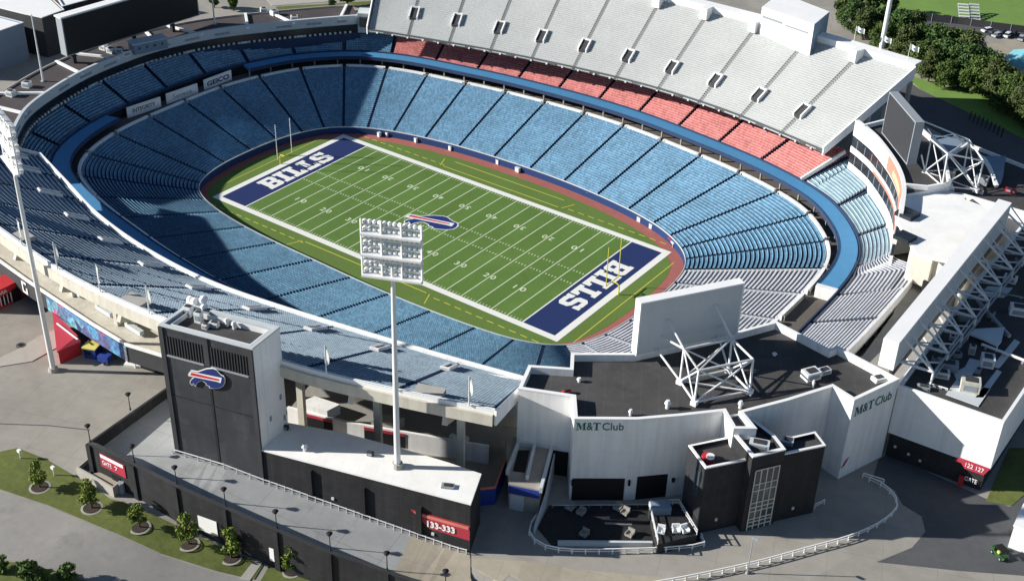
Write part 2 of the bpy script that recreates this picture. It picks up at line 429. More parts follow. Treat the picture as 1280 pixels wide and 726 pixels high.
def building(root, poly, z0, z1, wall="white_wall", roof="dark_roof", ph=1.2, pt=.45, cap="white_paint", names=("wall", "roof", "parapet")):
    """walls, sunken flat roof and a parapet with a pale coping"""
    poly = ccw(poly)
    a = MB(); a.prism(poly, z0, z1 - .25, 0, top=False, bottom=False); w = a.build(names[0], wall, root, fix=False)
    inn = offset_line(poly, pt, True)
    c = MB()
    A0 = [(x, y, z1 - .25) for x, y in offset_line(poly, -.06, True)]; A1 = [(x, y, z1) for x, y in offset_line(poly, -.06, True)]
    B1 = [(x, y, z1) for x, y in inn]; B0 = [(x, y, z1 - ph) for x, y in inn]
    c.strip(A0, A1, 0, True); c.strip(A1, B1, 0, True); c.strip(B1, B0, 1, True)
    c.build(names[2], [cap, wall], root, fix=False)
    r = MB(); r.prism(inn, z1 - ph - .3, z1 - ph + .004, 0)
    r.build(names[1], roof, root, fix=False)
    return w

def catmull(P, n, closed=False):
    P = np.array(P, float); K = len(P); out = []
    segs = K if closed else K - 1
    for i in range(segs):
        if closed: a, b, c, d = P[(i - 1) % K], P[i], P[(i + 1) % K], P[(i + 2) % K]
        else: a, b, c, d = P[max(i - 1, 0)], P[i], P[i + 1], P[min(i + 2, K - 1)]
        for k in range(n):
            t = k / n
            out.append(.5 * ((2 * b) + (c - a) * t + (2 * a - 5 * b + 4 * c - d) * t * t + (3 * b - a - 3 * c + d) * t ** 3))
    if not closed: out.append(P[-1])
    return np.array(out)
def resample(P, n, closed=False):
    Q = np.vstack([P, P[:1]]) if closed else P
    d = np.r_[0, np.cumsum(np.hypot(*np.diff(Q, axis=0).T))]
    t = np.linspace(0, d[-1], n, endpoint=not closed)
    return np.stack([np.interp(t, d, Q[:, 0]), np.interp(t, d, Q[:, 1])], 1)
def smooth(P, k, closed=False):
    for _ in range(k):
        if closed: P = (np.roll(P, 1, 0) + 2 * P + np.roll(P, -1, 0)) / 4
        else: P = np.vstack([P[:1], (P[:-2] + 2 * P[1:-1] + P[2:]) / 4, P[-1:]])
    return P

# ================================================================== STADIUM PLAN
G = 12.0          # level of the ground outside; the field is 0
NS = 800
W_ctrl = [(66.6, 0), (66.2, 10), (64.6, 18.5), (60.5, 25), (53, 30.5), (44, 34.2), (30, 37.2), (12, 39), (-8, 39), (-26, 37.6), (-42, 34.3), (-52, 30.2), (-59.5, 24.5),
          (-64, 16), (-66.3, 5), (-66.6, -6), (-66, -14.5), (-63.4, -23.5), (-58.5, -28.8), (-48, -32.6), (-32, -35), (-10, -36), (12, -36.6), (32, -36), (48, -34.3), (57, -31.2), (62, -27), (65.2, -18.5), (66.4, -8)]
R_ctrl = [(97.7, 0), (97.7, 12), (97, 25), (94.2, 35.3), (87.8, 44.2), (78.9, 52.2), (66, 57.6), (53, 61), (40, 63.2), (22, 65.8), (5, 66.5), (-11, 65.6), (-28, 63.8), (-42, 61.3), (-56, 58.6), (-66, 55.2), (-75, 50), (-84.5, 39),
          (-89.3, 28), (-92.7, 15), (-93.3, 0), (-92.6, -20), (-90.6, -32), (-86, -43), (-79.5, -50.3), (-69, -55), (-56, -58.6), (-42, -61.3), (-28, -63.8), (-5, -66.2), (18, -66.2), (40, -63.4), (53, -61), (66, -57.6), (78.9, -52.2), (87.8, -44.2), (94.2, -35.3), (97, -22), (97.7, -10)]
W_dense = smooth(resample(catmull(W_ctrl, 24, True), 900, True), 60, True)
R_dense = smooth(resample(catmull(R_ctrl, 24, True), NS, True), 60, True)
# carry every rim station to the wall along the wall's own normals, spread evenly
tn = np.roll(W_dense, -1, 0) - np.roll(W_dense, 1, 0); tn /= np.hypot(*tn.T)[:, None]
nr = np.stack([tn[:, 1], -tn[:, 0]], 1)
ang_w = np.unwrap(np.arctan2(*(W_dense + nr * 27).T[::-1]))
ang_r = np.unwrap(np.arctan2(*R_dense.T[::-1]))
def at_angle(a):
    a0 = ang_w[0]; a = a0 + (a - a0) % (2 * math.pi)
    aw = np.r_[ang_w, ang_w[0] + 2 * math.pi]; ww = np.vstack([W_dense, W_dense[:1]])
    return np.stack([np.interp(a, aw, ww[:, 0]), np.interp(a, aw, ww[:, 1])], -1)
RR = R_dense
RW = smooth(at_angle(ang_r), 30, True)
DD = RR - RW; LL = np.hypot(*DD.T); DD = smooth(DD / LL[:, None], 40, True); DD /= np.hypot(*DD.T)[:, None]
def near_idx(x, y, loop=None):
    L = RR if loop is None else loop
    return int(np.argmin((L[:, 0] - x) ** 2 + (L[:, 1] - y) ** 2))
def ring(off, i0=0, i1=NS, step=1):
    """points off metres behind the rim, from station i0 on to i1 (anticlockwise)"""
    if i1 <= i0: i1 += NS
    idx = np.arange(i0, i1 + 1, step)
    o = off if np.ndim(off) == 0 else np.asarray(off)[idx % NS][:, None]
    return RR[idx % NS] + DD[idx % NS] * o
def P3(P, z): return [(p[0], p[1], z) for p in P]

# ------------------------------------------------------------------ ground
def ground_z(x, y):
    wl = -129.3 + (x - 24.4) * .225                     # the ramp wall; the lawn in front of it lies lower towards the east
    s = min(1, max(0, (x - 34) / 36)); s = s * s * (3 - 2 * s)
    d = min(1, max(0, (wl + 3.2 + .10 * max(0, x - 60) - y) / 3.0))
    e = min(1, max(0, (150 - x) / 40))
    return G - 3.4 * s * d * e
def at_ground(px, py, dz=0):
    z = G
    for _ in range(8):
        p = at(px, py, z); z = ground_z(p[0], p[1])
    return (p[0], p[1], z + dz)
gm = MB()
NA = 240
th = np.linspace(0, 2 * math.pi, NA, endpoint=False)
hole = ring(16, 0, NS - 1)
ha = np.arctan2(hole[:, 1], hole[:, 0]); hr = np.hypot(hole[:, 0], hole[:, 1]); o_ = np.argsort(ha)
inner_r = np.interp(th, np.r_[ha[o_] - 2 * math.pi, ha[o_], ha[o_] + 2 * math.pi], np.tile(hr[o_], 3)) if False else np.interp((th + math.pi) % (2 * math.pi) - math.pi, np.r_[ha[o_][-1] - 2 * math.pi, ha[o_], ha[o_][0] + 2 * math.pi], np.r_[hr[o_][-1], hr[o_], hr[o_][0]])
loops = []
for k in range(64):
    t = k / 63
    if k < 58:
        r = inner_r + (230 - inner_r) * (k / 57)
    else: r = 230 * (2600 / 230) ** ((k - 57) / 6.0) * np.ones(NA)
    loops.append([(a * math.cos(b), a * math.sin(b), ground_z(a * math.cos(b), a * math.sin(b))) for a, b in zip(r, th)])
for A, B in zip(loops[:-1], loops[1:]): gm.strip(A, B, 0, True)
tag(gm.build("ground", "concrete", smooth=True), "sunlit concrete plaza and ground around the stadium", kind="structure")

def sheet(name, pts, m, label, dz=.10, kind="structure", cat=None, step=2.5):
    """a patch laid on the ground, cut to an outline and following its level"""
    bm = bmesh.new()
    pts = ccw(pts)
    f = bm.faces.new([bm.verts.new((x, y, 0)) for x, y in pts])
    xs = [p[0] for p in pts]; ys = [p[1] for p in pts]
    ext = max(max(xs) - min(xs), max(ys) - min(ys)); st = max(step, ext / 30)
    for ax, lo, hi in ((0, min(xs), max(xs)), (1, min(ys), max(ys))):
        c = lo + st
        while c < hi:
            co = [0, 0, 0]; no = [0, 0, 0]; co[ax] = c; no[ax] = 1
            bmesh.ops.bisect_plane(bm, geom=bm.verts[:] + bm.edges[:] + bm.faces[:], plane_co=co, plane_no=no)
            c += st
    bmesh.ops.triangulate(bm, faces=bm.faces)
    for v in bm.verts: v.co.z = ground_z(v.co.x, v.co.y) + dz
    bmesh.ops.recalc_face_normals(bm, faces=bm.faces)
    if sum(f.normal.z for f in bm.faces) < 0: bmesh.ops.reverse_faces(bm, faces=bm.faces)
    # a real edge so that the patch reads as a bed with a kerb
    ret = bmesh.ops.extrude_edge_only(bm, edges=[e for e in bm.edges if e.is_boundary])
    for v in [g for g in ret["geom"] if isinstance(g, bmesh.types.BMVert)]: v.co.z -= dz + .3
    me = bpy.data.meshes.new(name); bm.to_mesh(me); bm.free(); me.materials.append(M[m])
    o = bpy.data.objects.new(name, me); COL.objects.link(o)
    return tag(o, label, cat, None, kind)
def gp(*px): return [at_ground(x, y)[:2] for x, y in px]
sheet("lawn", gp((-6, 566), (22, 560), (55, 573), (88, 592), (113, 606), (135, 622), (160, 630), (195, 645), (235, 664), (290, 690), (330, 704), (318, 724), (270, 713), (200, 691), (120, 656), (60, 631), (-6, 609)),
      "grass", "grass verge with young trees between the road and the black ramp wall")
sheet("lawn", gp((338, 704), (362, 708), (400, 722), (430, 745), (315, 745)), "grass", "small grass patch right of the concrete footpath at the bottom edge")
sheet("lawn", gp((-6, 700), (30, 704), (70, 714), (112, 728), (112, 760), (-6, 760)), "grass", "grass patch with shrubs across the road at the bottom left")
sheet("footpath", gp((299, 724), (329, 686), (339, 688), (312, 726)), "concrete_light", "pale concrete footpath crossing the grass verge", dz=.14)
sheet("road", gp((-12, 611), (60, 633), (120, 658), (200, 693), (270, 715), (330, 730), (300, 790), (110, 750), (112, 726), (70, 712), (30, 702), (-12, 698)), "asphalt", "grey road curving past the grass verge", dz=.05)
# background grounds
sheet("lawn", [at2(x, y, G) for x, y in ((1105, -60), (1500, -60), (1420, 60), (1280, 47), (1240, 36), (1150, 25), (1090, 22))], "grass_far", "wide bright green practice lawn beyond the trees", dz=.06)
sheet("lawn", [at2(x, y, G) for x, y in ((1128, 92), (1180, 108), (1240, 122), (1330, 160), (1330, 200), (1262, 165), (1200, 136), (1150, 112))], "grass_far", "grass strip between the dark path and the big trees", dz=.08)
sheet("parking_lot", [at2(x, y, G) for x, y in ((1225, 58), (1300, 44), (1420, 70), (1420, 150), (1275, 98), (1240, 75))], "concrete_tan", "pale parking lot behind the trees", dz=.05)
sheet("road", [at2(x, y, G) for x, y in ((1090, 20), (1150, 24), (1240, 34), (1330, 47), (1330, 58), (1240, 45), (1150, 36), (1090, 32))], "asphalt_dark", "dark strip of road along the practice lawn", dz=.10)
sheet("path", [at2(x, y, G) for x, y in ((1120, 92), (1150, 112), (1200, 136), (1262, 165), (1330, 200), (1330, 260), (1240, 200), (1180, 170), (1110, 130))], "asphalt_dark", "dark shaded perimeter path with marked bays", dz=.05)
sheet("lawn", [at2(x, y, G) for x, y in ((345, 15), (480, 6), (480, 1), (345, 9))], "grass", "strip of grass behind the left end of the stadium", dz=.08)
sheet("lawn", [at2(x, y, G) for x, y in ((42, 92), (75, 78), (95, 76), (92, 86), (60, 100))], "grass", "small green bed under the big black screen", dz=.08)
sheet("road", [at2(x, y, G) for x, y in ((340, 8), (520, -6), (620, -20), (620, -34), (480, -18), (330, -3))], "concrete_light", "pale road beyond the left end of the stadium", dz=.11)
sheet("road", [at2(x, y, G) for x, y in ((1098, 574), (1112, 566), (1165, 592), (1230, 622), (1262, 633), (1300, 606), (1320, 640), (1320, 722), (1200, 713), (1096, 702), (1140, 684), (1157, 664), (1152, 645), (1128, 630), (1118, 612), (1090, 600))], "ground_dark", "dark strip of ground bending round the right end building", dz=.04)  # darker sheet laid over the paler ground
sheet("hedge_bed", [at2(x, y, G) for x, y in ((1232, 627), (1265, 632), (1300, 600), (1300, 560), (1262, 560))], "grass", "dark grass corner beside the white end building", dz=.10)
sheet("plaza", [at2(x, y, G) for x, y in ((588, 697), (660, 701), (730, 712), (900, 728), (900, 800), (560, 800))], "concrete_tan", "tan concrete apron at the foot of the ramp", dz=.03)
sheet("plaza", [at2(x, y, G) for x, y in ((-10, 460), (40, 452), (65, 438), (100, 420), (105, 415), (80, 408), (50, 420), (20, 438), (-10, 452))], "concrete_light", "raised pale paving edge left of the tall floodlight mast", dz=.15)

sheet('cable_shadow', [at2(-12, 528.5, G), at2(60, 531, G), at2(112, 536.5, G), at2(112, 537.6, G), at2(60, 532.1, G), at2(-12, 529.6, G)], 'asphalt_dark', 'thin dark strip painting a cable shadow across the left plaza', dz=.03)  # dark strip laid down as the shadow of a cable

# ------------------------------------------------------------------ playing field
fm = MB()
track = RW
fm.quad(P3(track[::4], 0.0), 0)
tr = tag(fm.build("running_track", "track", fix=False), "red warning track around the turf", kind="structure")
inset = np.array([3.3 if p[1] > 20 else (3.6 if p[0] > 55 else (2.0 if p[1] < -20 else 2.4)) for p in RW]); inset = np.convolve(np.r_[inset[-20:], inset, inset[:20]], np.ones(41) / 41, 'valid')
turf_loop = RW - DD * inset[:, None]
fb = MB(); fb.quad(P3(turf_loop[::4], .02), 0)
field = tag(fb.build("playing_field", "turf_dark", fix=False), "green football field with white yard lines", kind="structure")
def fquads(name, m, qs, z):
    b = MB()
    for q in qs: b.quad([(x, y, z) for x, y in q])
    return b.build(name, m, field, fix=False)
def rect(x0, x1, y0, y1): return [(x0, y0), (x1, y0), (x1, y1), (x0, y1)]
HX, HY = 54.86, 24.38
fquads("turf_panel", "turf", [rect(-HX + 9.144 * i, -HX + 9.144 * i + 4.572, -HY, HY) for i in range(12)], .035)
fquads("turf_panel", "turf_band", [rect(-HX + 9.144 * i + 4.572, -HX + 9.144 * i + 9.144, -HY, HY) for i in range(12)], .035)
B_ = 1.83
fquads("border_line", "field_white", [rect(-HX - B_, HX + B_, -HY - B_, -HY), rect(-HX - B_, HX + B_, HY, HY + B_), rect(-HX - B_, -HX, -HY, HY), rect(HX, HX + B_, -HY, HY)], .05)
for sx in (-1, 1):
    fquads("end_zone", "endzone_blue", [rect(*sorted((sx * (HX - .02), sx * 45.9)), -HY + .05, HY - .05)], .05)
fquads("goal_line", "field_white", [rect(x - .18, x + .18, -HY, HY) for x in (-45.72, 45.72)], .062)
fquads("yard_line", "line_white", [rect(-45.72 + 4.572 * i - .13, -45.72 + 4.572 * i + .13, -HY, HY) for i in range(1, 20)], .05)
hs = []
for i in range(1, 100):
    if i % 5 == 0: continue
    x = -45.72 + .9144 * i
    for y in (-2.82, 2.82): hs.append(rect(x - .12, x + .12, y - .33, y + .33))
    for y in (-HY + .55, HY - .55): hs.append(rect(x - .08, x + .08, y - .4, y + .4))
fquads("hash_mark", "line_white", hs, .05)
ys = []
for s in (-1, 1):
    yy = s * 29.0
    for i in range(34):
        x = -54 + i * 3.2
        if abs(x) > 21: ys.append(rect(x, x + 1.9, yy - .13, yy + .13))
    ys.append(rect(-20, 20, s * 28.3 - .13, s * 28.3 + .13))
    if s > 0: ys.append(rect(-19, 19, s * 32.6 - .12, s * 32.6 + .12))
    for x0 in (-21, 21):
        q = x0 * 1.08
        ys.append([(x0 - .13, s * 28.3), (x0 + .13, s * 28.3), (q + .13, s * 32.4), (q - .13, s * 32.4)])
ys.append(rect(59.7, 59.95, -24, 22)); ys.append(rect(-60, -59.8, -18, 18))
fquads("boundary_line", "line_yellow", ys, .04)
for i, n in enumerate(["10", "20", "30", "40", "50", "40", "30", "20", "10"]):
    x = -45.72 + 9.144 * (i + 1)
    for s in (-1, 1):
        # figures straddle the line
        text("yard_number", n[0] + " " + n[1], (x - s * -1 * 1.75 if s > 0 else x - 1.75, s * 13.4 if s < 0 else 13.4, .056), (1, 0, 0) if s < 0 else (-1, 0, 0), (0, 1, 0) if s < 0 else (0, -1, 0), 1.8, "line_white", field, ext=.003, bold=.015, width=3.3)

# block letters B I L L S : polygons on a 10 x 14 grid
LET = {
 'B': [[(0,0),(1.2,0),(1.2,14),(0,14),(0,11.2),(.7,11.2),(.7,2.8),(0,2.8)], [(1.2,0),(4,0),(4,14),(1.2,14)], [(4,0),(8,0),(9.6,1.4),(6.6,2.9),(4,2.9)], [(6.6,2.9),(9.6,1.4),(9.6,6),(8.6,7),(6.6,5.6)], [(4,5.6),(6.6,5.6),(8.6,7),(6.6,8.4),(4,8.4)], [(6.6,8.4),(8.6,7),(9.6,8),(9.6,12.6),(6.6,11.1)], [(4,11.1),(6.6,11.1),(9.6,12.6),(8,14),(4,14)]],
 'I': [[(0,0),(6,0),(6,2.8),(0,2.8)], [(1.4,2.8),(4.6,2.8),(4.6,11.2),(1.4,11.2)], [(0,11.2),(6,11.2),(6,14),(0,14)]],
 'L': [[(0,0),(8.6,0),(8.6,5),(6.4,5),(5.6,2.9),(0,2.9)], [(1.4,2.9),(4.7,2.9),(4.7,11.2),(1.4,11.2)], [(0,11.2),(6.1,11.2),(6.1,14),(0,14)]],
 'S': [[(0,0),(2,0),(2.4,.8),(3.2,0),(7.4,0),(9.4,1.6),(6.4,3),(3.4,3.2),(2,4.6),(0,4.6)], [(6.4,3),(9.4,1.6),(9.4,6.4),(7.4,8.3),(5.6,5.6),(6.4,5)], [(5.6,5.6),(7.4,8.3),(3.4,9),(1.6,5.9)], [(1.6,5.9),(3.4,9),(3,11),(0,12.2),(0,7.6)], [(3,11),(6.2,11),(7.4,9.6),(9.2,9.6),(9.2,14),(7.4,14),(7,13.2),(6.2,14),(2,14),(0,12.2)]],
}
def bills(origin, right, up):
    x = 0; polys = []
    for ch, w in (('B', 9.6), ('I', 6), ('L', 8.6), ('L', 8.6), ('S', 9.4)):
        polys += [[(px + x, py) for px, py in q] for q in LET[ch]]; x += w + .9
    k = 25.6 / (x - .9)
    plate("end_zone_lettering", polys, origin, right, up, .006, "field_white", field, sx=k, sy=6.3 / 14)
bills((-47.4, -12.8, .062), (0, 1, 0), (-1, 0, 0))
bills((47.0, 13.4, .062), (0, -1, 0), (1, 0, 0))

# charging-animal emblem, traced as cut-outs in a 1.5 x 1 box: white outline, blue body, red stripe
def emblem(root, origin, right, up, size, thick):
    T = lambda pts: [((x - 130) / 850 * 1.0, (620 - y) / 850 * 1.0) for x, y in pts]
    out = T([(205, 182), (360, 208), (490, 165), (560, 142), (700, 132), (775, 160), (840, 235), (880, 275), (945, 310), (978, 370), (975, 470), (940, 545), (870, 585), (800, 600), (690, 600), (615, 580), (620, 545), (545, 520), (545, 480), (470, 430), (420, 430), (350, 480), (310, 548), (280, 530), (255, 480), (235, 530), (185, 490), (175, 440), (210, 380), (275, 335), (135, 295), (150, 250)])
    oc = ccw(out); body = offset_line(oc, .019, True)
    wst = T([(215, 205), (910, 350), (890, 460), (800, 430), (160, 300), (175, 255)])
    red = T([(230, 222), (850, 372), (835, 402), (200, 275)])
    face = T([(830, 372), (905, 368), (885, 462), (850, 425), (820, 405)])
    O = Vector(origin); N = Vector(right).normalized().cross(Vector(up).normalized())
    kr, ku = size
    o = plate("emblem_outline", [out], O, right, up, thick, "field_white", root, kr, ku)
    plate("emblem_body", [body], O + N * (thick * 1.02), right, up, thick * .5, "logo_blue", root, kr, ku)
    plate("emblem_band", [wst], O + N * (thick * 1.55), right, up, thick * .4, "field_white", root, kr, ku)
    plate("emblem_stripe", [red], O + N * (thick * 2.0), right, up, thick * .4, "logo_red", root, kr, ku)
_pts = [((175, 440), (502.5, 276.5)), ((978, 400), (576, 282)), ((700, 132), (551, 270)), ((800, 600), (553.5, 287.6)), ((160, 235), (511, 269))]
_A = np.array([[(x - 130) / 850, (620 - y) / 850, 1] for (x, y), _ in _pts]); _B = np.array([at(px, py, 0)[:2] for _, (px, py) in _pts])
_c = np.linalg.lstsq(_A, _B, rcond=None)[0]
emblem(field, (*_c[2], .06), (*_c[0], 0), (*_c[1], 0), (float(np.hypot(*_c[0])), float(np.hypot(*_c[1]))), .012)

# goal posts
for sx, lab in ((-1, "yellow goalpost with tall uprights at the far left end zone"), (1, "yellow goalpost with tall uprights at the near right end zone")):
    x = sx * (HX + .05)
    t = thing("goalpost", (x + sx * 2.0, 0, 0.02), lab, "goalpost")
    b = MB(); b.tube((x + sx * 2.0, 0, 0), (x + sx * 2.0, 0, 2.2), .17); b.build("post", "line_yellow", t)
    b = MB(); pts = [(x + sx * 2.0, 0, 2.2), (x + sx * 1.8, 0, 2.75), (x + sx * 1.2, 0, 3.02), (x, 0, 3.05)]
    for p, q in zip(pts, pts[1:]): b.tube(p, q, .16)
    b.build("gooseneck", "line_yellow", t)
    b = MB(); b.tube((x, -2.9, 3.05), (x, 2.9, 3.05), .13); b.build("crossbar", "line_yellow", t)
    for y in (-2.85, 2.85):
        b = MB(); b.tube((x, y, 3.05), (x, y, 13.72), .11); b.build("upright", "white_metal" if sx < 0 else "line_yellow", t)

# ================================================================== LOWER BOWL
bowl = thing("lower_seating_bowl", (0, 0, 0), "sunken ring of blue seats around the football field", "seating bowl")
def seat_block(b, inn, out, z0, z1, rows, g, style, u_len, ti=0, si=1):
    """stepped rows between two plan curves; style chair or bench; g = share of width left free at both ends"""
    n = len(inn); dz = (z1 - z0) / max(1, rows - 1)
    lp = lambda t: inn + (out - inn) * t
    v = np.linspace(0, 1, n); inside = (v >= g - 1e-9) & (v <= 1 - g + 1e-9)
    for r in range(rows):
        ta, tb = r / rows, (r + 1) / rows; z = z0 + dz * r; dt = tb - ta
        A, B = lp(ta), lp(tb)
        b.strip(P3(A, z - (dz if r else .3)), P3(A, z), ti)
        b.strip(P3(A, z), P3(B, z), ti)
        ii = np.where(inside)[0]
        if style == 'chair': t1, t2, h0, h1 = ta + dt * .38, ta + dt * .84, .34, .45
        elif style == 'bleacher': t1, t2, h0, h1 = ta + dt * .40, ta + dt * .92, .02, .16
        else: t1, t2, h0, h1 = ta + dt * .42, ta + dt * .82, .34, .44
        C, D = lp(t1)[ii], lp(t2)[ii]
        E = lp(t2 + dt * .10)[ii]
        for k in range(len(ii) - 1):
            u0, u1 = v[ii[k]] * u_len, v[ii[k + 1]] * u_len
            U = [(u0, r), (u1, r), (u1, r), (u0, r)]
            c0, c1, d0, d1, e0, e1 = C[k], C[k + 1], D[k], D[k + 1], E[k], E[k + 1]
            b.quad([(*c0, z + h0), (*c1, z + h0), (*c1, z + h1), (*c0, z + h1)], si, U)
            b.quad([(*c0, z + h1), (*c1, z + h1), (*d1, z + h1), (*d0, z + h1)], si, U)
            if style == 'chair':
                b.quad([(*d0, z + h1), (*d1, z + h1), (*e1, z + .86), (*e0, z + .86)], si, U)
                b.quad([(*e0, z + .86), (*e1, z + .86), (*e1, z + .3), (*e0, z + .3)], si, U)
            else:
                b.quad([(*d0, z + h1), (*d1, z + h1), (*d1, z + .1), (*d0, z + .1)], si, U)

LB0, LB1, LROWS = 1.7, 8.9, 30
NSEC = 40
cut = [int(round(k * NS / NSEC)) for k in range(NSEC + 1)]
AISLE = .8
rim_wall = MB(); gate_posts = MB()
for k in range(NSEC):
    i0, i1 = cut[k], cut[k + 1]
    idx = np.arange(i0, i1 + 1, 2) % NS
    a, c = RW[idx], RR[idx] - DD[idx] * .2
    n = len(idx)
    mid = RR[(i0 + i1) // 2 % NS]
    ha_i = AISLE / 2 / max(4.5, np.hypot(*(a[-1] - a[0]))); ha_o = AISLE / 2 / np.hypot(*(c[-1] - c[0]))
    def sub(P, s0, s1):
        v = np.linspace(s0, s1, n) * (n - 1); i = np.minimum(v.astype(int), n - 2); f = (v - i)[:, None]
        return P[i] * (1 - f) + P[i + 1] * f
    pale = mid[0] > 80 and -46 < mid[1] < 27
    b = MB()
    seat_block(b, sub(a, ha_i, 1 - ha_i), sub(c, ha_o, 1 - ha_o), LB0, LB1, LROWS, 0, 'bench' if pale else 'chair', 12.5)
    s = b.build("seating_section", ["tread_pale" if pale else "navy_concrete", "seat_pale" if pale else "seat_blue"], bowl, fix=False)
    if pale: s["label"] = "pale metal bench section in the right end"
    b = MB()
    idn = np.arange(i1 - 2, i1 + 3) % NS
    p0, p1 = RW[i1 % NS], RR[i1 % NS] - DD[i1 % NS] * .2
    d = (p1 - p0); d /= np.hypot(*d); nn = np.array([-d[1], d[0]]) * (AISLE / 2 + .12)
    for r in range(LROWS):
        t0, t1 = r / LROWS, (r + 1) / LROWS; z = LB0 + (LB1 - LB0) / (LROWS - 1) * r + .01
        q0, q1 = p0 + (p1 - p0) * t0, p0 + (p1 - p0) * t1
        b.quad([(*(q0 - nn), z - .3), (*(q0 + nn), z - .3), (*(q0 + nn), z), (*(q0 - nn), z)])
        b.quad([(*(q0 - nn), z), (*(q0 + nn), z), (*(q1 + nn), z), (*(q1 - nn), z)])
    b.build("aisle", "tread_grey" if pale else "aisle_navy", bowl, fix=False)
    # white wall along the top of each section, open at the stairs
    wp = sub(RR[idx], ha_o * 1.6, 1 - ha_o * 1.6)
    w = MB(); w.wall([tuple(p) for p in wp], -.8, LB1 - .1, LB1 + 1.3)
    w.build("rim_wall", "white_wall", bowl, fix=False)
    e = RR[i1 % NS]; dd = DD[i1 % NS]
    for sgn in (-1, 1):
        g_ = MB()
        q = e + np.array([-dd[1], dd[0]]) * sgn * 1.1
        g_.box((q[0] + dd[0] * .6, q[1] + dd[1] * .6, LB1 + .6), (1.5, .3, 1.2), math.atan2(dd[1], dd[0]))
        g_.build("stair_rail", "concrete_light", bowl)
fw = MB(); fw.wall([tuple(p) for p in RW[::3]], -.35, -.1, LB0 + .25, closed=True); fw.build("field_wall", "blue_pad", bowl, fix=False)
fr = MB()
fr.wall([tuple(p) for p in RW[::3] + DD[::3] * .05], -.16, LB0 + .25, LB0 + .55, closed=True); fr.build("wall_rail", "light_panel", bowl, fix=False)
wk = MB(); wk.strip(P3(ring(-.3, 0, NS - 1, 3), LB1), P3(ring(9.5, 0, NS - 1, 3), LB1), 0, True); wk.build("walkway", "walk_shaded", bowl, fix=False)
bk = MB(); bk.wall([tuple(p) for p in ring(7.2, 0, NS - 1, 3)], -.4, LB1, 11.5, closed=True); bk.build("back_wall", "black", bowl, fix=False)  # black paints the shadowed concourse behind the ledge

# ================================================================== MIDDLE TIER (ledge, red / blue / pale seats)
mid_t = thing("middle_seating_tier", (0, 0, G), "middle tier of red, blue and pale seats above the blue ledge", "seating tier")
iR = near_idx(99.6, 16); iFR = near_idx(76, 48); iFL = near_idx(-52, 53); iL1 = near_idx(-91.5, 23); iL0 = near_idx(-92.2, -24); iN = near_idx(45, -60); iRend = near_idx(93, -33)
LZ = 12.0
def ledge(i0, i1):
    o = offset_line
    A = ring(2.3, i0, i1, 2); B = ring(7.0, i0, i1, 2)
    b = MB()
    b.strip(P3(A, LZ), P3(B, LZ)); b.strip(P3(A, LZ - .75), P3(A, LZ)); b.strip(P3(B, LZ), P3(B, LZ - .75)); b.strip(P3(B, LZ - .75), P3(A, LZ - .75))
    for P, Q in ((A[0], B[0]), (A[-1], B[-1])): b.quad([(*P, LZ - .75), (*Q, LZ - .75), (*Q, LZ), (*P, LZ)])
    b.build("ledge", "blue_ledge", mid_t, fix=True)
    c = MB(); c.strip(P3(ring(2.2, i0, i1, 2), LZ - .8), P3(ring(2.2, i0, i1, 2), LZ + .28)); c.strip(P3(ring(2.2, i0, i1, 2), LZ + .28), P3(ring(2.4, i0, i1, 2), LZ + .28)); c.strip(P3(ring(2.4, i0, i1, 2), LZ + .28), P3(ring(2.4, i0, i1, 2), LZ - .02))
    c.build("ledge_curb", "navy_concrete", mid_t, fix=False)
ledge(iR, iL1); ledge(iL0, iN)
ew = MB(); q0, q1 = ring(2.4, iR, iR + 1)[0], ring(7.4, iR, iR + 1)[0]
dd = q1 - q0; a_ = math.atan2(dd[1], dd[0]); c_ = (q0 + q1) / 2
ew.box((c_[0], c_[1] - .7, 10.4), (5.2, 1.3, 3.2), a_); ew.build("ledge_end_wall", "white_wall", mid_t)
# columns in the dark slot under the ledge
for i in range(iR, iL1 if iL1 > iR else iL1 + NS, 10):
    b = MB(); p = ring(3.1, i % NS, i % NS + 1)[0]; b.box((p[0], p[1], 10.1), (.4, .4, 2.3), math.atan2(*DD[i % NS][::-1])); b.build("column", "concrete", mid_t)
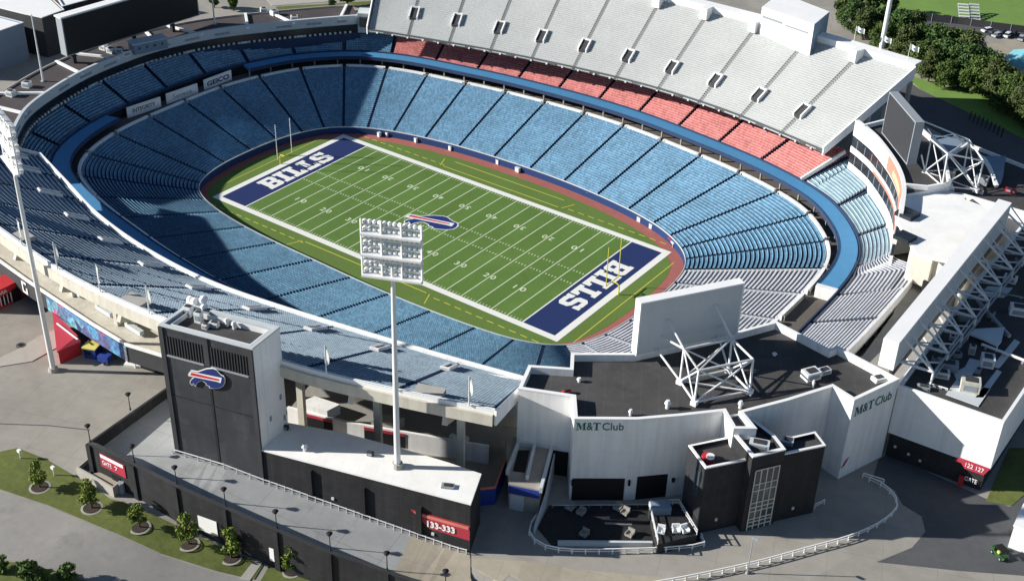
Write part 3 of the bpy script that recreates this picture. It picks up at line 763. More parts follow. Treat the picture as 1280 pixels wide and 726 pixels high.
# outer depth of the tier, station by station
off_out = np.full(NS, 22.0)
for i in range(NS):
    x, y = RR[i]
    if x < -50 and y < 60: off_out[i] = 18.0
    if x < -60 and y > 20: off_out[i] = 18.5
off_out = np.convolve(np.r_[off_out[-15:], off_out, off_out[:15]], np.ones(31) / 31, 'valid')
SUITE = [(84.0, 68), (88, 65), (93, 60.5), (101.6, 50.0), (107.4, 39.8), (111.6, 27.5)]
suite_c = catmull(SUITE, 12)
for i in range(NS):
    if 60 < RR[i][0] and 22 < RR[i][1] < 60:
        ray = DD[i]; best = 22.0
        for p in suite_c:
            d = p - RR[i]; al = d @ ray; pe = abs(d[0] * ray[1] - d[1] * ray[0])
            if pe < .6 and al < best: best = al
        off_out[i] = min(off_out[i], best + .3) if best < 22 else off_out[i]
T0 = 11.4
for k in range(NSEC):
    i0, i1 = cut[k], cut[k + 1]
    m_ = RR[(i0 + i1) // 2 % NS]
    if m_[1] < -35 and m_[0] > 40: continue
    idx = np.arange(i0, i1 + 1, 2) % NS
    x, y = m_
    nearside = y < -52 and x > -62
    col = 'red' if (y > 45 and -66 < x < 69) else ('pale' if (x > 95 and y < 22) else ('powder' if x > 70 else 'blue'))
    if nearside: col = 'blue'
    oo = off_out[idx]
    a = RR[idx] + DD[idx] * 7.6; c = RR[idx] + DD[idx] * oo[:, None]
    z1 = T0 + (.38 if col == 'red' else .46) * (float(np.mean(oo)) - 7.6)
    rows = max(6, int(round((np.mean(oo) - 7.6) / .86)))
    b = MB(); n = len(idx); g = .5 / 13
    def sub2(P, s0, s1):
        v = np.linspace(s0, s1, n) * (n - 1); i = np.minimum(v.astype(int), n - 2); f = (v - i)[:, None]
        return P[i] * (1 - f) + P[i + 1] * f
    seat_block(b, sub2(a, g, 1 - g), sub2(c, g, 1 - g), T0, z1, rows, 0, 'bench' if col == 'pale' else 'chair', 13)
    sl = MB(); sl.strip(P3(a, T0 - .5), P3(c, z1 - .5)); sl.build("aisle", "aisle_navy" if col != 'pale' else "tread_grey", mid_t, fix=False)
    mats = {'red': ["tread_pink", "seat_red"], 'blue': ["navy_concrete", "seat_blue"], 'powder': ["tread_grey", "seat_powder"], 'pale': ["tread_pale", "seat_pale"]}[col]
    s = b.build("seating_section", mats, mid_t, fix=False)
    s["label"] = {'red': "red seating section", 'blue': "blue seating section", 'powder': "powder blue seating section", 'pale': "pale metal bench section"}[col]
# front wall of the tier and a back wall under its top edge
b = MB(); b.wall([tuple(p) for p in ring(7.3, iRend, iN if iN > iRend else iN + NS, 3)], -.3, 10.8, 12.3); b.build("front_wall", "navy_concrete", mid_t, fix=False)
iBt = near_idx(99, 22)
bw = ring(off_out + .1, iRend, iBt, 2)
b = MB(); b.wall([tuple(p) for p in bw], -.5, 16.2, 19.2); b.build("back_wall", "white_wall", mid_t, fix=False)
pa, pb = bw[0], ring(7.6, iRend, iRend + 1)[0]
b = MB(); b.hexa([(*pb, 12), (pb[0] + .2, pb[1] - .5, 12), (pa[0] + .2, pa[1] - .5, 12), (*pa, 12), (*pb, 12.3), (pb[0] + .2, pb[1] - .5, 12.3), (pa[0] + .2, pa[1] - .5, 18.9), (*pa, 18.9)]); b.build("end_wall", "white_wall", mid_t)
for k, p in enumerate(bw[::3]):
    b = MB(); d = DD[(iRend + 6 * k) % NS]; b.box((p[0] - d[0] * 1.2, p[1] - d[1] * 1.2, 14.2), (1.1, .5, 5.4), math.atan2(d[1], d[0])); b.build("pier", "cream", mid_t)
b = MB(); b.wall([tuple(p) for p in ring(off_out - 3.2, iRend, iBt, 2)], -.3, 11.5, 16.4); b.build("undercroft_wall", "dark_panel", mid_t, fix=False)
# red section end stairs (pale band between red and blue seats)
for ii in ([cut[k] for k in range(1, NSEC) if RR[(cut[k - 1] + cut[k]) // 2 % NS][0] > 69 and RR[(cut[k] + cut[k + 1]) // 2 % NS][0] <= 69 and RR[cut[k]][1] > 0]):
    p, q = ring(7.4, ii, ii + 1)[0], ring(20, ii, ii + 1)[0]
    b = MB(); b.beam((*p, T0 + .9), (*q, T0 + .9 + 6.2), .5, 1.0); b.build("divider_wall", "white_wall", mid_t)
# tunnels along the foot of the blue tier at the left end
for px, py in ((132, 160), (210, 113), (262, 98)): pass

# advertising boards at the left end
S0 = near_idx(-85.6, -28)
for (a0, a1, txt, lab, w_) in (((160, 148), (202, 134), "", "white advertising board at the left end of the row behind the seats", 0), ((209, 130.5), (248, 117), "", "white advertising board in the middle of the row behind the seats", 0), ((256, 113), (290, 100), "GEICO", "white advertising board lettered GEICO in navy", 1)):
    p = Vector(at(a0[0], a0[1], LB1 + .1)); q = Vector(at(a1[0], a1[1], LB1 + .1))
    t = thing("advertising_board", (p + q) / 2, lab, "advertising board")
    d = (q - p).normalized(); nrm = Vector((d.y, -d.x, 0)); b = MB()
    if nrm.dot(Vector((1, 0, 0))) < 0: nrm = -nrm
    back = -nrm * .35
    b.hexa([p, q, q + back, p + back] + [v + Vector((0, 0, 3.2)) for v in (p, q, q + back, p + back)]); b.build("panel", "white_paint", t)
    R_ = d if d.cross(Vector((0, 0, 1))).dot(nrm) > 0 else -d
    st = p if R_ == d else q
    L_ = (q - p).length
    if txt: text("lettering", txt, st + R_ * L_ * .1 + nrm * .03 + Vector((0, 0, .85)), R_, (0, 0, 1), 1.5, "logo_blue", t, bold=.03, width=L_ * .8)
    elif "left end of the row" in lab: text("lettering", "INTEGRITY", st + R_ * L_ * .16 + nrm * .03 + Vector((0, 0, 1.1)), R_, (0, 0, 1), 1.2, "black", t, width=L_ * .66)
    else: text("lettering", "Seneca", st + R_ * L_ * .2 + nrm * .03 + Vector((0, 0, 1.0)), R_, (0, 0, 1), 1.3, "grey_steel", t, width=L_ * .6)

# ================================================================== UPPER DECKS
def deck(name, label, inner, outer, z0, z1, rows, nsec, style, seat, tread, side, vom_t=(.22, .36)):
    """inner / outer: plan polylines running the same way; side = +1 when the field lies to the right"""
    t = thing(name, (float(inner[len(inner) // 2][0]), float(inner[len(inner) // 2][1]), G), label, "upper deck")
    NN = nsec * 8
    I = resample(np.array(inner, float), NN + 1); O = resample(np.array(outer, float), NN + 1)
    for k in range(nsec):
        a, c = I[k * 8:k * 8 + 9], O[k * 8:k * 8 + 9]
        w = np.hypot(*(a[-1] - a[0])); g = .5 / w
        def sub(P, s0, s1):
            n = len(P); v = np.linspace(s0, s1, n) * (n - 1); i = np.minimum(v.astype(int), n - 2); f = (v - i)[:, None]
            return P[i] * (1 - f) + P[i + 1] * f
        b = MB(); seat_block(b, sub(a, g, 1 - g), sub(c, g, 1 - g), z0, z1, rows, 0, style, w)
        b.build("seating_section", [tread, seat], t, fix=False)
        if k < nsec - 1:
            p0, p1 = I[k * 8 + 8], O[k * 8 + 8]; d = (p1 - p0) / np.hypot(*(p1 - p0)); nn = np.array([-d[1], d[0]]) * .62
            b = MB()
            for r in range(rows):
                q0, q1 = p0 + (p1 - p0) * r / rows, p0 + (p1 - p0) * (r + 1) / rows; z = z0 + (z1 - z0) / (rows - 1) * r + .02
                b.quad([(*(q0 - nn), z - .6), (*(q0 + nn), z - .6), (*(q0 + nn), z), (*(q0 - nn), z)])
                b.quad([(*(q0 - nn), z), (*(q0 + nn), z), (*(q1 + nn), z), (*(q1 - nn), z)])
            b.build("aisle", "aisle_grey" if seat == "seat_grey" else "aisle_navy", t, fix=False)
    return t, I, O
mat("aisle_grey", (.26, .27, .27), .9, .1, 1)
mat("fascia_grey", (.10, .105, .11), .8, .1, 1)

def vomitory(t, p, q, z0, z1, t0, t1, width, wallm, dirx, style="deck"):
    """stair opening: dark sunken slot with a pale parapet on three sides"""
    p = np.array(p); q = np.array(q); d = (q - p) / np.hypot(*(q - p)); n = np.array([-d[1], d[0]]) * dirx
    a, c = p + (q - p) * t0, p + (q - p) * t1; za, zc = z0 + (z1 - z0) * t0, z0 + (z1 - z0) * t1
    h = width / 2; hw = 1.1 if width > 2 else .95
    b = MB()
    b.hexa([(*(a - n * h), za - .2), (*(a + n * h), za - .2), (*(c + n * h), za - .2), (*(c - n * h), za - .2), (*(a - n * h), za + .62), (*(a + n * h), za + .62), (*(c + n * h), zc + .62), (*(c - n * h), zc + .62)])
    o = b.build("vomitory_opening", "dark_panel", t)
    b = MB()
    for s in (-1, 1):
        e0, e1 = a + n * s * (h + .2), c + n * s * (h + .2); w = n * .2
        b.hexa([(*(e0 - w), za - .3), (*(e0 + w), za - .3), (*(e1 + w), zc - .3), (*(e1 - w), zc - .3), (*(e0 - w), za + hw), (*(e0 + w), za + hw), (*(e1 + w), zc + hw), (*(e1 - w), zc + hw)])
    e0, e1 = c - n * (h + .4), c + n * (h + .4); w = d * .2
    b.hexa([(*(e0), zc - .3), (*(e1), zc - .3), (*(e1 + 2 * w), zc - .3), (*(e0 + 2 * w), zc - .3), (*e0, zc + hw), (*e1, zc + hw), (*(e1 + 2 * w), zc + hw), (*(e0 + 2 * w), zc + hw)])
    b.build("vomitory_wall", wallm, t)

# far deck (grey bleachers)
f_in = smooth(resample(catmull([(-73, 56.5), (-68.6, 58.2), (-50, 63.2), (-30, 68), (-1, 72.6), (21, 74.2), (43, 72.9), (60, 69.8), (77.2, 65.8)], 10), 120), 10)
f_out = smooth(resample(catmull([(-88, 82), (-78, 86), (-58, 92), (-30, 96.5), (2, 98.6), (25, 99.0), (45, 98.2), (68, 96), (88.3, 93.6)], 10), 120), 10)
FZ0, FZ1 = 20.2, 36.6
NF = 11
deckF, FI, FO = deck("upper_deck", "far upper deck of pale grey bleachers with a white top wall", f_in, f_out, FZ0, FZ1, 42, NF, 'bleacher', "seat_grey", "tread_grey", 1)
b = MB(); b.wall([tuple(p) for p in FI], .5, FZ0 - .5, FZ0 + .4); b.build("front_fascia", "fascia_grey", deckF, fix=False)
b = MB()
for i in range(2, len(FI) - 1, 3):
    p = FI[i]; b.box((p[0], p[1] - .25, FZ0 - .3), (.5, .5, .35))
b.build("fascia_lamps", "white_metal", deckF)["kind"] = "stuff"
b = MB(); b.wall([tuple(p) for p in FO], .8, FZ1 - 1.2, FZ1 + 2.0); b.build("top_wall", "white_paint", deckF, fix=False)
b = MB(); b.wall([tuple(p) for p in FO + np.array([0, .85])], 3.2, FZ1 + 1.5, FZ1 + 1.95); b.build("top_walkway", "white_paint", deckF, fix=False)
b = MB()
b.strip(P3(FI, FZ0 - .45), P3(FO, FZ1 - 2.2), 0); b.strip(P3(FO + np.array([0, .4]), FZ1 - 2.2), P3(FO + np.array([0, .4]), FZ1), 0); b.build("underside", "concrete", deckF, fix=False)
for j in range(1, NF + 1):
    i = min(j * 8, len(FI) - 1)
    if j < NF:
        vomitory(deckF, FI[i], FO[i], FZ0, FZ1, .20, .325, 2.2, "white_wall", 1)
        p, q = FI[i], FO[i]; d = (q - p) / np.hypot(*(q - p)); c = q - d * 1.3
        b = MB(); b.box((c[0], c[1] - .4, FZ1 + .5), (2.3, 3.2, 3.4), math.atan2(d[0], -d[1])); b.build("stair_hood", "white_paint", deckF)
for P in (0, -1):
    p, q = FI[P], FO[P]
    b = MB(); s_ = -.4 if P == 0 else .4
    b.hexa([(p[0], p[1], FZ0 - 1.2), (p[0] + s_, p[1], FZ0 - 1.2), (q[0] + s_, q[1], FZ1 - 2), (q[0], q[1], FZ1 - 2), (p[0], p[1], FZ0 + 1.3), (p[0] + s_, p[1], FZ0 + 1.3), (q[0] + s_, q[1], FZ1 + 1.5), (q[0], q[1], FZ1 + 1.5)])
    b.build("end_wall", "white_wall", deckF)
for j in range(NF + 1):
    i = min(j * 8, len(FI) - 1); p = FI[i] + (FO[i] - FI[i]) * .72
    b = MB(); b.box((p[0], p[1], (G + 29) / 2), (1.0, 1.6, 29 - G)); b.build("column", "concrete", deckF)
    b = MB(); p2 = FO[i]; b.box((p2[0], p2[1] - 1, (G + 34) / 2), (1.0, 1.2, 34 - G)); b.build("column", "concrete", deckF)

# near deck (steel-blue seats)
n_in = smooth(resample(catmull([(-76, -63.0), (-57, -69.0), (-39, -74.6), (-18, -78.2), (3, -79.0), (24, -76.4), (43.6, -72.9), (59.6, -69.8), (76, -66.2)], 10), 120), 8)
n_out = smooth(resample(catmull([(-92, -91), (-72, -99.5), (-50, -104.5), (-22, -108.6), (2, -111.2), (26, -110.4), (54, -106.6), (72, -101.6), (89.6, -95.6)], 10), 120), 8)
NZ0, NZ1 = 20.0, 36.4
NNS = 11
deckN, NI, NO = deck("upper_deck", "near upper deck of steel blue seats carried on cream concrete frames", n_in[::-1], n_out[::-1], NZ0, NZ1, 27, NNS, 'chair', "seat_steel", "navy_concrete", 1)
half = len(NI) // 2
b = MB(); b.wall([tuple(p) for p in NI], .5, NZ0 - 1.4, NZ0 + .9); b.build("front_wall", "white_wall", deckN, fix=False)
b = MB(); b.wall([tuple(p) for p in NI + np.array([0, .1])], .3, NZ0 + .95, NZ0 + 1.15); b.build("front_rail", "white_paint", deckN, fix=False)
b = MB(); b.wall([tuple(p) for p in NO], -.5, NZ1 - .2, NZ1 + .75); b.build("top_rail", "white_paint", deckN, fix=False)
b = MB(); b.wall([tuple(p) for p in NO + np.array([0, -.55])], -.9, NZ1 - 2.3, NZ1 - .15); b.build("fascia", "cream", deckN, fix=False)
b = MB(); b.strip(P3(NI, NZ0 - 1.0), P3(NO, NZ1 - 2.4)); b.build("underside", "concrete", deckN, fix=False)
for j in range(0, NNS):
    i = j * 8 + 4
    p, q = NI[i], NO[i]
    vomitory(deckN, NI[min(j * 8 + 8, len(NI) - 1)] if j < NNS - 1 else NI[-4], NO[min(j * 8 + 8, len(NO) - 1)] if j < NNS - 1 else NO[-4], NZ0, NZ1, .13, .27, 1.1, "white_wall", 1)
    # raker beam end under the fascia and the raker itself
    d = (q - p) / np.hypot(*(q - p))
    b = MB(); b.beam((*(p + d * 2), NZ0 - 1.6), (*(q + d * .2), NZ1 - 3.4), .9, 1.5); b.build("raker_beam", "cream", deckN)
    c = p + (q - p) * .70
    if c[0] > 28:
        b = MB(); b.box((c[0], c[1], (G + 29.4) / 2), (1.0, 1.3, 29.4 - G), math.atan2(d[1], d[0])); b.build("column", "cream", deckN)
    else:
        c = p + (q - p) * .66
        b = MB(); b.box((c[0], c[1], (19.3 + 29) / 2), (1.3, 1.1, 29 - 19.3), math.atan2(d[1], d[0])); b.build("column", "cream", deckN)
for P in (0, -1):
    p, q = NI[P], NO[P]; s_ = .4 if P == 0 else -.4
    b = MB(); b.hexa([(p[0], p[1], NZ0 - 1.4), (p[0] + s_, p[1], NZ0 - 1.4), (q[0] + s_, q[1], NZ1 - 2.3), (q[0], q[1], NZ1 - 2.3), (p[0], p[1], NZ0 + 1), (p[0] + s_, p[1], NZ0 + 1), (q[0] + s_, q[1], NZ1 + .75), (q[0], q[1], NZ1 + .75)])
    b.build("end_wall", "white_wall", deckN)
# wheelchair platforms with pale canopies along the top
for fr_, wd in ((.075, 5.0), (.40, 5.0), (.735, 8.0), (.60, 4.0)):
    i = int(fr_ * (len(NO) - 1)); p = NO[i]; t_ = NO[i + 1] - NO[i - 1]; a_ = math.atan2(t_[1], t_[0])
    b = MB(); b.box((p[0], p[1] + 2.0, NZ1 - .1), (wd, 3.4, .9), a_); b.build("platform", "concrete_light" if wd < 6 else "dark_panel", deckN)
# flagpoles with feather banners along the top of the near deck
flag0 = None
FL = [i for i in range(2, len(NO) - 1, 6)]
vis = [i for i in FL if NO[i][0] > -48]
for k, i in enumerate(sorted(vis, key=lambda q: NO[q][0])):
    p = NO[i]
    lab = f"{ORD[k]} white banner pole from the left along the near deck's top rail"
    if flag0 is None:
        flag0 = thing("banner_pole", (p[0], p[1] - .2, NZ1 + .7), lab, "banner pole", "banner poles along the near upper deck")
        b = MB(); b.tube((p[0], p[1] - .2, NZ1 + .7), (p[0], p[1] - .2, NZ1 + 6.6), .13, .09, 8); b.build("pole", "white_metal", flag0)
        b = MB(); z = NZ1 + 2.6
        prof = [(.1, z), (.55, z + .3), (.78, z + 1.2), (.7, z + 2.4), (.45, z + 3.4), (.1, z + 4.0)]
        A_ = [(p[0] + x, p[1] - .2 + .10 * math.sin(i_ * 1.9), zz) for i_, (x, zz) in enumerate(prof)]; B_2 = [(p[0] + .05, p[1] - .2, zz) for _, zz in prof]
        b.strip(A_, B_2); b.strip([(x, y + .05, zz) for x, y, zz in A_], [(x, y + .05, zz) for x, y, zz in B_2]); b.build("banner", "flag_cloth", flag0, fix=False)
    else:
        c = copy_tree(flag0); c.location = (p[0], p[1] - .2, NZ1 + .7); c["label"] = lab; c.rotation_euler[2] = rnd.uniform(-.5, .9)

# ================================================================== LEFT END: suites, roofs, black screen
SL = smooth(resample(catmull([(-84, -66), (-93, -57), (-101.4, -46.3), (-109, -26), (-111.3, -9.8), (-111.0, 5.2), (-107.0, 20.8), (-99.9, 34.2), (-88.6, 51.3), (-80.8, 61.6)], 10), 90), 6)
suites = thing("suite_building", (-111, 0, G), "curved row of suites with a pale ribbon board above the left end seats", "suite building")
b = MB(); b.wall([tuple(p) for p in SL], .6, G, 16.2); b.build("base_wall", "navy_concrete", suites, fix=False)
b = MB(); b.wall([tuple(p) for p in SL], .5, 16.2, 19.0); b.build("glass_front", "dark_glass", suites, fix=False)
D_ = smooth(SL, 4)
b = MB(); b.wall([tuple(p) for p in offset_line([tuple(q) for q in SL], .35)], .85, 19.0, 21.9); b.build("ribbon_board", "light_panel", suites, fix=False)
# lit counter lamps in a dotted line at the foot of the glass
b = MB()
o1 = offset_line([tuple(q) for q in SL], -.25)
for i in range(2, len(o1) - 2):
    d = SL[i + 1] - SL[i - 1]; a_ = math.atan2(d[1], d[0])
    if i % 11 in (0,): b.box((o1[i][0], o1[i][1], 16.7), (2.2, .35, .6), a_)
    else:
        b.box((o1[i][0], o1[i][1], 16.7), (.65, .35, .6), a_)
b.build("counter_lights", "lit_strip", suites)["kind"] = "stuff"
# writing on the ribbon board: a row of small grey words no one can read
b = MB()
o2 = offset_line([tuple(q) for q in SL], .30)
for i in range(3, len(o2) - 3):
    if i % 6 in (1, 2, 3) and (i // 6) % 4 != 3:
        d = SL[i + 1] - SL[i - 1]; a_ = math.atan2(d[1], d[0])
        b.box((o2[i][0], o2[i][1], 20.2), (1.5, .10, .7), a_)
b.build("ribbon_lettering", "grey_steel", suites)["kind"] = "stuff"
RO = smooth(resample(np.array(offset_line([tuple(q) for q in SL], 13.5)), 90), 10)
b = MB(); b.strip(P3(offset_line([tuple(q) for q in SL], .5), 20.6), P3(RO, 20.6)); b.strip(P3(RO, 20.6), P3(RO, G)); b.build("roof", "brown_roof", suites, fix=False)
for i in range(4, 90, 9):
    p, q = SL[i], RO[min(i + (3 if (i // 9) % 2 else -2), 89)]
    b = MB(); b.beam((p[0], p[1], 21.1), (q[0], q[1], 21.0), .8, .6); b.build("roof_beam", "white_paint", suites)
b = MB(); b.wall([tuple(p) for p in RO], -.4, 20.5, 21.1); b.build("roof_edge", "concrete_light", suites, fix=False)
# end block of the suites next to the far deck
t = thing("end_block", (-79, 58, G), "pale end block where the suites meet the far deck", "end block")
b = MB(); b.box((-80.5, 64.5, 19.6), (5.5, 5, 6.4), math.radians(-55)); b.build("body", "light_panel", t)
b = MB(); b.box((-79.2, 62.6, 20.2), (3.5, 3.6, 3.0), math.radians(-55)); b.build("window_band", "dark_glass", t)

def rooftop_unit(name, c, size, rz, m, label, group=None, cat="rooftop unit"):
    t = thing(name, (c[0], c[1], c[2]), label, cat, group)
    x, y, z = size
    b = MB(); b.box((c[0], c[1], c[2] + z / 2), size, rz); b.build("casing", m, t)
    b = MB(); b.box((c[0], c[1], c[2] + z + .06), (x * .62, y * .62, .14), rz); b.build("fan_grille", "dark_panel", t)
    b = MB(); b.box((c[0] + math.sin(rz) * (y / 2 + .03), c[1] - math.cos(rz) * (y / 2 + .03), c[2] + z * .5), (x * .7, .06, z * .5), rz); b.build("louvre", "grey_steel", t)
    return t
def vent_pipe(name, c, h, r, label, group=None, m="white_metal"):
    t = thing(name, c, label, "roof vent", group)
    b = MB(); b.tube(c, (c[0], c[1], c[2] + h * .65), r * .6, n=10); b.build("pipe", m, t)
    b = MB(); b.tube((c[0], c[1], c[2] + h * .6), (c[0], c[1], c[2] + h), r, r * .55, n=12); b.build("cap", m, t)
    return t
hut = thing("plant_room", at(186, 62, 20.6), "blue grey plant room on the suite roof in front of the black screen", "plant room")
c_ = at(186, 62, 20.6); a_ = math.radians(73)
b = MB(); b.box((c_[0], c_[1], 22.1), (10.5, 4.2, 3), a_); b.build("wall", "blue_roof", hut)
b = MB(); b.box((c_[0], c_[1], 23.7), (11, 4.6, .25), a_); b.build("roof", "light_panel", hut)
for k in range(4):
    b = MB(); y_ = -3.6 + 2.4 * k; b.box((c_[0] + 2.12 * math.cos(a_ - math.pi / 2) + y_ * math.cos(a_), c_[1] + 2.12 * math.sin(a_ - math.pi / 2) + y_ * math.sin(a_), 22.3), (.7, .06, .7), a_); b.build("window", "dark_glass", hut)
for k, (px, py) in enumerate(((130, 62), (139, 66), (150, 66), (158, 70), (14, 120), (34, 109), (330, 16), (343, 19), (368, 26))):
    c_ = at(px, py, 20.6)
    rooftop_unit("rooftop_unit", c_, (2.2, 1.8, 1.6), rnd.uniform(0, 1.5), "white_metal", f"{ORD[k]} white rooftop unit from the left on the dark suite roof" , "rooftop units on the suite roof")
# big black screen
def video_board(name, label, p, q, z0, z1, th, face_m, back_m, side, edge_m="white_paint"):
    """p-q: plan line of the board's visible face; side: direction of the other face"""
    t = thing(name, ((p[0] + q[0]) / 2, (p[1] + q[1]) / 2, z0), label, "video board")
    P = Vector((p[0], p[1], 0)); Q = Vector((q[0], q[1], 0)); S = Vector((side[0], side[1], 0)).normalized() * th
    b = MB(); b.hexa([(P.x, P.y, z0), (Q.x, Q.y, z0), (Q.x + S.x, Q.y + S.y, z0), (P.x + S.x, P.y + S.y, z0), (P.x, P.y, z1), (Q.x, Q.y, z1), (Q.x + S.x, Q.y + S.y, z1), (P.x + S.x, P.y + S.y, z1)])
    b.build("cabinet", edge_m, t)
    n = -S.normalized() * .05
    d = (Q - P).normalized() * .35
    b = MB(); b.hexa([(*(P + d).xy, z0 + .3), (*(Q - d).xy, z0 + .3), (*(Q - d + n).xy, z0 + .3), (*(P + d + n).xy, z0 + .3), (*(P + d).xy, z1 - .3), (*(Q - d).xy, z1 - .3), (*(Q - d + n).xy, z1 - .3), (*(P + d + n).xy, z1 - .3)])
    b.build("screen" if face_m == "screen_black" else "back_panel", face_m, t)
    b = MB(); P2, Q2 = P + S, Q + S; n2 = S.normalized() * .05
    b.hexa([(*(P2 + d).xy, z0 + .3), (*(P2 + d + n2).xy, z0 + .3), (*(Q2 - d + n2).xy, z0 + .3), (*(Q2 - d).xy, z0 + .3), (*(P2 + d).xy, z1 - .3), (*(P2 + d + n2).xy, z1 - .3), (*(Q2 - d + n2).xy, z1 - .3), (*(Q2 - d).xy, z1 - .3)])
    b.build("back_panel" if face_m == "screen_black" else "screen", back_m, t)
    return t
sb = video_board("video_board", "huge black video screen on posts beyond the left end seats", (-118.2, -22.0), (-115.6, 25.9), 23.6, 34.9, 3.0, "screen_black", "grey_steel", (-1, .1), "grey_steel")  # grey cabinet colour stands in for its sides in shade
b = MB(); b.hexa([(-118.0, -22.3, 34.9), (-115.4, 26.2, 34.9), (-118.8, 26.5, 34.9), (-121.4, -22.0, 34.9), (-118.0, -22.3, 35.3), (-115.4, 26.2, 35.3), (-118.8, 26.5, 35.3), (-121.4, -22.0, 35.3)]); b.build("lit_top", "white_paint", sb)  # white lid paints the sunlit top of the cabinet
for f_ in (.06, .5, .80):
    x, y = -118.2 + 2.6 * f_ - 1.3, -22 + 47.9 * f_
    b = MB(); b.box((x, y, (G + 23.7) / 2), (1.1, 1.1, 23.7 - G)); b.build("post", "black_wall", sb)
b = MB(); b.beam((-119.5, -21, 23.4), (-117, 25, 23.4), .6, .4); b.build("service_walkway", "dark_panel", sb)

# buildings beyond the left end
def house(name, label, pts, z, wall, roof, cat="building", z0=G):
    t = thing(name, (pts[0][0], pts[0][1], z0), label, cat)
    building(t, pts, z0, z, wall, roof, .5, .4, "white_paint")
    return t
mat("roof_bright", (.86, .86, .85), .7, .03, .3)
def plan(z, *px): return [at2(x, y, z) for x, y in px]
h = house("field_house", "long white roofed field house at the top left corner", plan(24, (-60, 5), (29, 28), (-40, 52), (-120, 30)), 24, "blue_roof", "roof_bright")
h = house("field_house", "white roofed hall with dark glazed corner behind the black screen", plan(25, (29, 17), (52, 22), (80, 12), (60, -6), (-30, -20), (-40, 0)), 25, "dark_panel", "roof_bright")
p_, q_ = at(53, 25, 21.5), at(78, 14, 21.5)
b = MB(); b.hexa([(p_[0], p_[1] - .1, 13.5), (q_[0], q_[1] - .1, 13.5), (q_[0] - .3, q_[1] + .3, 13.5), (p_[0] - .3, p_[1] + .3, 13.5), (p_[0], p_[1] - .1, 20.5), (q_[0], q_[1] - .1, 20.5), (q_[0] - .3, q_[1] + .3, 20.5), (p_[0] - .3, p_[1] + .3, 20.5)])
b.build("glazing", "dark_glass", h)
h = house("field_house", "low dark roofed building at the top edge behind the black screen", plan(20, (78, 8), (115, -2), (190, -14), (120, -30), (60, -20)), 20, "black_wall", "roof_bright")
for k, (px, py, pz, h_) in enumerate(((54, 102, 20.6, 19.5), (268.5, 31, 20.6, 12.0))):
    c = at(px, py, pz)
    t = thing("mast", c, ["slim white mast on the suite roof left of the black screen", "slim white mast on the suite roof right of the black screen"][k], "mast")
    b = MB(); b.tube(c, (c[0], c[1], c[2] + h_), .30, .16, 10); b.build("pole", "white_metal", t)
    b = MB(); b.box((c[0], c[1], c[2] + .15), (1, 1, .3)); b.build("base_plate", "grey_steel", t)

# ================================================================== RIGHT END: corner suites, white roof, boards
cs = thing("corner_suites", (106, 45, G), "white curved corner suites with dark glass bands and a faded red sign", "suite building")
sc_ = resample(catmull(SUITE, 12), 40)
def band(name, off, z0, z1, m, th=.6, i0=0, i1=40):
    b = MB(); b.wall(offset_line([tuple(p) for p in sc_[i0:i1]], off), th, z0, z1); return b.build(name, m, cs, fix=False)
band("base_wall", 0, 13, 18.4, "white_wall")
band("lower_glass", -.05, 18.4, 21.4, "dark_glass")
band("middle_fascia", -.2, 21.4, 23.0, "white_paint", .9)
band("upper_glass", -.05, 23.0, 26.0, "dark_glass")
band("top_fascia", -.2, 26.0, 30.2, "white_paint", 1.0)
o = band("faded_sign", -.28, 26.3, 30.0, "red_fade", .06, 16, 34); o["label"] = "faded red and orange sign on the curved fascia"
band("sign_core", -.36, 27.0, 28.6, "orange_sign", .06, 20, 30)  # orange middle of the sign, plain surface colour
band("red_trim", -.27, 21.5, 22.2, "red_fade", .05, 10, 40)
for i in range(2, 39, 3):
    p = offset_line([tuple(q) for q in sc_], -.1)[i]
    for z in (19.8, 24.1):
        b = MB(); b.box((p[0], p[1], z), (.16, .16, 2.5)); b.build("mullion", "grey_steel", cs)
back = [(112.5, 26), (117, 46), (116, 60), (108, 76), (96, 84), (87.5, 74)]
inner_l = [tuple(p) for p in sc_]
rf = MB(); rf.prism(ccw(offset_line(inner_l[:32], .8) + [(112.5, 42.5), (116, 48), (108, 66), (97, 76), (90, 74)]), 13, 29.3, 0, bottom=False, mtop=1); rf.build("body", ["white_wall", "dark_roof"], cs, fix=False)
b = MB(); b.wall([(107.8, 40.2), (112.5, 42.5), (116, 48), (108, 66), (97, 76), (90, 74), (86.5, 66)], .6, 29.2, 30.4); b.build("parapet", "white_paint", cs, fix=False)
# corner boards with their trusses
def truss(root, nodes_b, nodes_t, arms, w=.42):
    n = len(nodes_b)
    for i in range(n):
        j = (i + 1) % n
        for p, q, k in ((nodes_b[i], nodes_b[j], w), (nodes_t[i], nodes_t[j], w), (nodes_b[i], nodes_t[i], w), (nodes_b[i], nodes_t[j], w * .8), (nodes_b[j], nodes_t[i], w * .8)):
            b = MB(); b.tube(p, q, k / 2, n=8); b.build("truss_member", "white_metal", root)
    for p, q in ((nodes_b[0], nodes_b[2]), (nodes_t[1], nodes_t[3])):
        b = MB(); b.tube(p, q, w * .35, n=8); b.build("truss_member", "white_metal", root)
    for p, q in arms:
        b = MB(); b.tube(p, q, w / 2, n=8); b.build("truss_arm", "white_metal", root)
    for p in nodes_b:
        b = MB(); b.box((p[0], p[1], p[2] - .1), (1.1, 1.1, .9)); b.build("truss_foot", "white_paint", root)
nb = video_board("video_board", "grey backed video board with white truss on the near club roof", (95.2, -59.6), (106.6, -41.6), 30.6, 42.0, 2.0, "light_panel", "screen_black", (-.85, .53))
zb, zt = 29.2, 34.0
TB = [at(850, 476, zb), at(868, 502.5, zb), at(937, 488.5, zb), at(911, 462, zb)]
